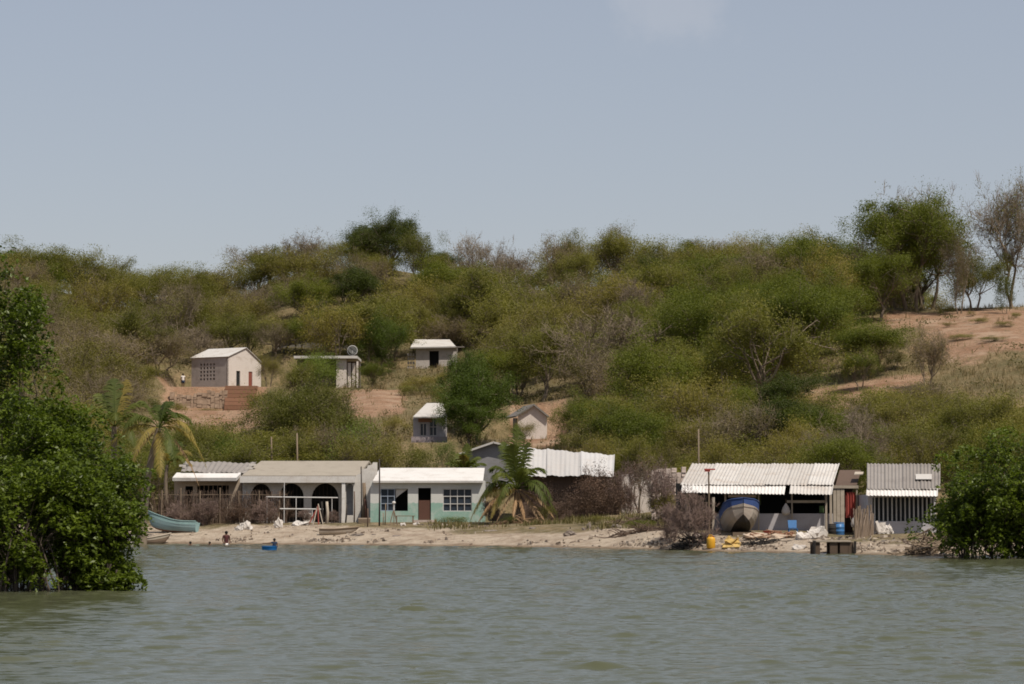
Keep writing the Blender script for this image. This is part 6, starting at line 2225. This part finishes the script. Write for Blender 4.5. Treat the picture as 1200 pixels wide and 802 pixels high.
# small cloth on the terrace, drums on the hut
lump('white_cloth', 'white cloth spread on a bush below the flat roof', 'cloth', 342, 255, 0.8, 0.7, 0.5, M_sack, 700)


# ------------------------------------------------------------------ people
def skin_mesh(name, joints, edges, radii, mat, parent, rootv=0, levels=2):
    me = bpy.data.meshes.new(name)
    me.from_pydata([tuple(j) for j in joints], edges, [])
    o = bpy.data.objects.new(name, me)
    COL.objects.link(o)
    sk = o.modifiers.new('skin', 'SKIN')
    sv = me.skin_vertices[0].data
    for i, r_ in enumerate(radii):
        sv[i].radius = (r_, r_) if not hasattr(r_, '__len__') else r_
        sv[i].use_root = (i == rootv)
    ss = o.modifiers.new('sub', 'SUBSURF')
    ss.levels = ss.render_levels = levels
    bpy.context.view_layer.update()
    ev = o.evaluated_get(bpy.context.evaluated_depsgraph_get())
    me2 = bpy.data.meshes.new_from_object(ev)
    bpy.data.objects.remove(o)
    me2.name = name
    me2.polygons.foreach_set('use_smooth', [True] * len(me2.polygons))
    return link(name, me2, mat, parent)


def person(loc, s, label, pose, shirt, shorts, face=math.pi, hair=M_hair):
    """a figure s metres tall; local axes: x to its left, -y forward before the turn by face"""
    t = thing('person', loc, label, 'person')
    J = {'pel': (0, 0, 0.52), 'bel': (0, 0, 0.61), 'che': (0, 0.005, 0.73), 'nec': (0, 0.005, 0.83), 'neb': (0, 0, 0.865), 'hed': (0, -0.005, 0.925), 'crn': (0, 0, 0.975)}
    for sd, k in ((1, 'l'), (-1, 'r')):
        J['hip' + k] = (sd * 0.055, 0, 0.50)
        J['kne' + k] = (sd * 0.06, -0.01, 0.28)
        J['ank' + k] = (sd * 0.06, 0.015, 0.045)
        J['toe' + k] = (sd * 0.07, -0.075, 0.02)
        J['sho' + k] = (sd * 0.105, 0.005, 0.80)
        J['elb' + k] = (sd * 0.135, 0.02, 0.64)
        J['wri' + k] = (sd * 0.145, -0.02, 0.50)
        J['han' + k] = (sd * 0.143, -0.035, 0.44)
    J.update(pose)
    RD = {'pel': (0.085, 0.06), 'bel': (0.075, 0.052), 'che': (0.092, 0.06), 'nec': (0.05, 0.04), 'neb': 0.03, 'hed': (0.05, 0.06), 'crn': (0.040, 0.046),
          'hip': 0.055, 'kne': 0.036, 'ank': 0.022, 'toe': 0.020, 'sho': 0.037, 'elb': 0.025, 'wri': 0.018, 'han': 0.022}
    names = list(J)
    P = [Vector(J[n]) * s for n in names]
    E = [('pel', 'bel'), ('bel', 'che'), ('che', 'nec'), ('nec', 'neb'), ('neb', 'hed'), ('hed', 'crn')]
    for k in 'lr':
        E += [('pel', 'hip' + k), ('hip' + k, 'kne' + k), ('kne' + k, 'ank' + k), ('ank' + k, 'toe' + k), ('nec', 'sho' + k), ('sho' + k, 'elb' + k), ('elb' + k, 'wri' + k), ('wri' + k, 'han' + k)]
    rad = []
    for n in names:
        r_ = RD.get(n, RD.get(n[:3]))
        rad.append(tuple(x * s for x in r_) if hasattr(r_, '__len__') else r_ * s)
    # the fingers and the thumb of each hand
    idx = {n: i for i, n in enumerate(names)}
    ed = [(idx[a], idx[b]) for a, b in E]
    for k, sd in (('l', 1), ('r', -1)):
        h, w = Vector(J['han' + k]), Vector(J['wri' + k])
        d = (h - w).normalized()
        sv_ = d.orthogonal().normalized()
        for f, (o_, ln) in enumerate([(-0.018, 0.040), (-0.006, 0.047), (0.006, 0.044), (0.018, 0.034)]):
            P.append((h + sv_ * o_ + d * ln) * s)
            rad.append(0.0055 * s)
            ed.append((idx['han' + k], len(P) - 1))
        P.append((w * 0.4 + h * 0.6 + sv_ * -0.034 + d * 0.01) * s)
        rad.append(0.0065 * s)
        ed.append((idx['han' + k], len(P) - 1))
    skin_mesh('body', P, ed, rad, M_skin, t, idx['pel'])
    hd = Vector(J['hed']) * s
    m = MB()
    m.lathe(hd + Vector((0, 0.012 * s, -0.012 * s)), [(0.052 * s, -0.02 * s), (0.062 * s, 0.015 * s), (0.060 * s, 0.045 * s), (0.042 * s, 0.07 * s), (0.015 * s, 0.08 * s)], 14, 0.95, 1.08)
    m.build('hair', hair, None and t, True) if False else None
    o = m
    me = bpy.data.meshes.new('hair')
    me.from_pydata([tuple(q) for q in o.v], [], o.f)
    me.polygons.foreach_set('use_smooth', [True] * len(me.polygons))
    link('hair', me, hair, t)
    if shirt is not None:
        ks = ['pel', 'bel', 'che', 'nec', 'shol', 'shor', 'ml', 'mr']
        JJ = dict(J)
        JJ['ml'] = tuple(Vector(J['shol']) * 0.55 + Vector(J['elbl']) * 0.45)
        JJ['mr'] = tuple(Vector(J['shor']) * 0.55 + Vector(J['elbr']) * 0.45)
        rr = {'pel': (0.09, 0.066), 'bel': (0.085, 0.062), 'che': (0.098, 0.068), 'nec': (0.058, 0.046), 'shol': 0.044, 'shor': 0.044, 'ml': 0.036, 'mr': 0.036}
        skin_mesh('shirt', [Vector(JJ[k]) * s for k in ks], [(0, 1), (1, 2), (2, 3), (3, 4), (3, 5), (4, 6), (5, 7)],
                  [tuple(x * s for x in rr[k]) if hasattr(rr[k], '__len__') else rr[k] * s for k in ks], shirt, t)
    if shorts is not None:
        ks = ['pel', 'hipl', 'hipr', 'tl', 'tr']
        JJ = dict(J)
        JJ['tl'] = tuple(Vector(J['hipl']) * 0.35 + Vector(J['knel']) * 0.65)
        JJ['tr'] = tuple(Vector(J['hipr']) * 0.35 + Vector(J['kner']) * 0.65)
        skin_mesh('shorts', [Vector(JJ[k]) * s for k in ks], [(0, 1), (0, 2), (1, 3), (2, 4)], [(0.094 * s, 0.07 * s), 0.064 * s, 0.064 * s, 0.052 * s, 0.052 * s], shorts, t)
    t.rotation_euler = (0, 0, face)
    return t


M_maroon = worn('maroon_cloth', (0.09, 0.03, 0.03), None, 0.3, 4)
M_navy = worn('navy_cloth', (0.03, 0.045, 0.08), None, 0.3, 4)
M_wcloth = worn('white_cotton', (0.70, 0.66, 0.62), None, 0.2, 4)
# standing thigh-deep
Yq = 148.4
person((XX(265.5, Yq), Yq, ground(XX(265.5, Yq), Yq)), 1.50, 'person in a maroon top standing thigh-deep near the beach', {'wril': (0.10, -0.10, 0.56), 'hanl': (0.07, -0.13, 0.55), 'wrir': (-0.11, -0.09, 0.55), 'hanr': (-0.08, -0.13, 0.53)}, M_maroon, M_wcloth, R(20))
# two bathers sitting on the bottom with only their heads above the water
SIT = {}
for k, sd in (('l', 1), ('r', -1)):
    SIT.update({'kne' + k: (sd * 0.07, -0.2, 0.60), 'ank' + k: (sd * 0.07, -0.27, 0.40), 'toe' + k: (sd * 0.075, -0.35, 0.38), 'elb' + k: (sd * 0.15, -0.04, 0.66), 'wri' + k: (sd * 0.12, -0.14, 0.58), 'han' + k: (sd * 0.11, -0.19, 0.56)})
for px, Yq, s, lb, fc in [(223.5, 147.6, 1.15, 'bather with only the head above water, farther from the maroon top', 10), (246, 148.2, 1.05, 'bather with only the head above water, next to the maroon top', -25)]:
    x = XX(px, Yq)
    person((x, Yq, -0.80 * s), s, lb, SIT, None, M_navy, R(fc))
# child kneeling behind a blue tub
Yq = 134.5
x = XX(321.5, Yq + 0.3)
ARM = dict(SIT)
ARM.update({'elbr': (-0.25, -0.05, 0.78), 'wrir': (-0.40, -0.08, 0.77), 'hanr': (-0.47, -0.09, 0.765)})
person((x, Yq + 0.45, -0.56), 1.14, 'child in a navy shirt reaching over a bright blue tub in the water', ARM, M_navy, M_navy, R(-8))
x = XX(316, Yq)
t = MB().lathe((x, Yq, -0.12), [(0.28, 0), (0.36, 0.12), (0.385, 0.30), (0.40, 0.31), (0.37, 0.30), (0.34, 0.14), (0.26, 0.03)], 22, 1, 0.85).build('tub', M_tub, None, True)
tag(t, 'bright blue plastic tub floating in front of the child', 'tub')
# person in white by the block house
g = on_ground(213.5, 279)
person(g, 1.66, 'person in a white shirt standing beside the block house', {}, M_wcloth, M_navy, R(30))
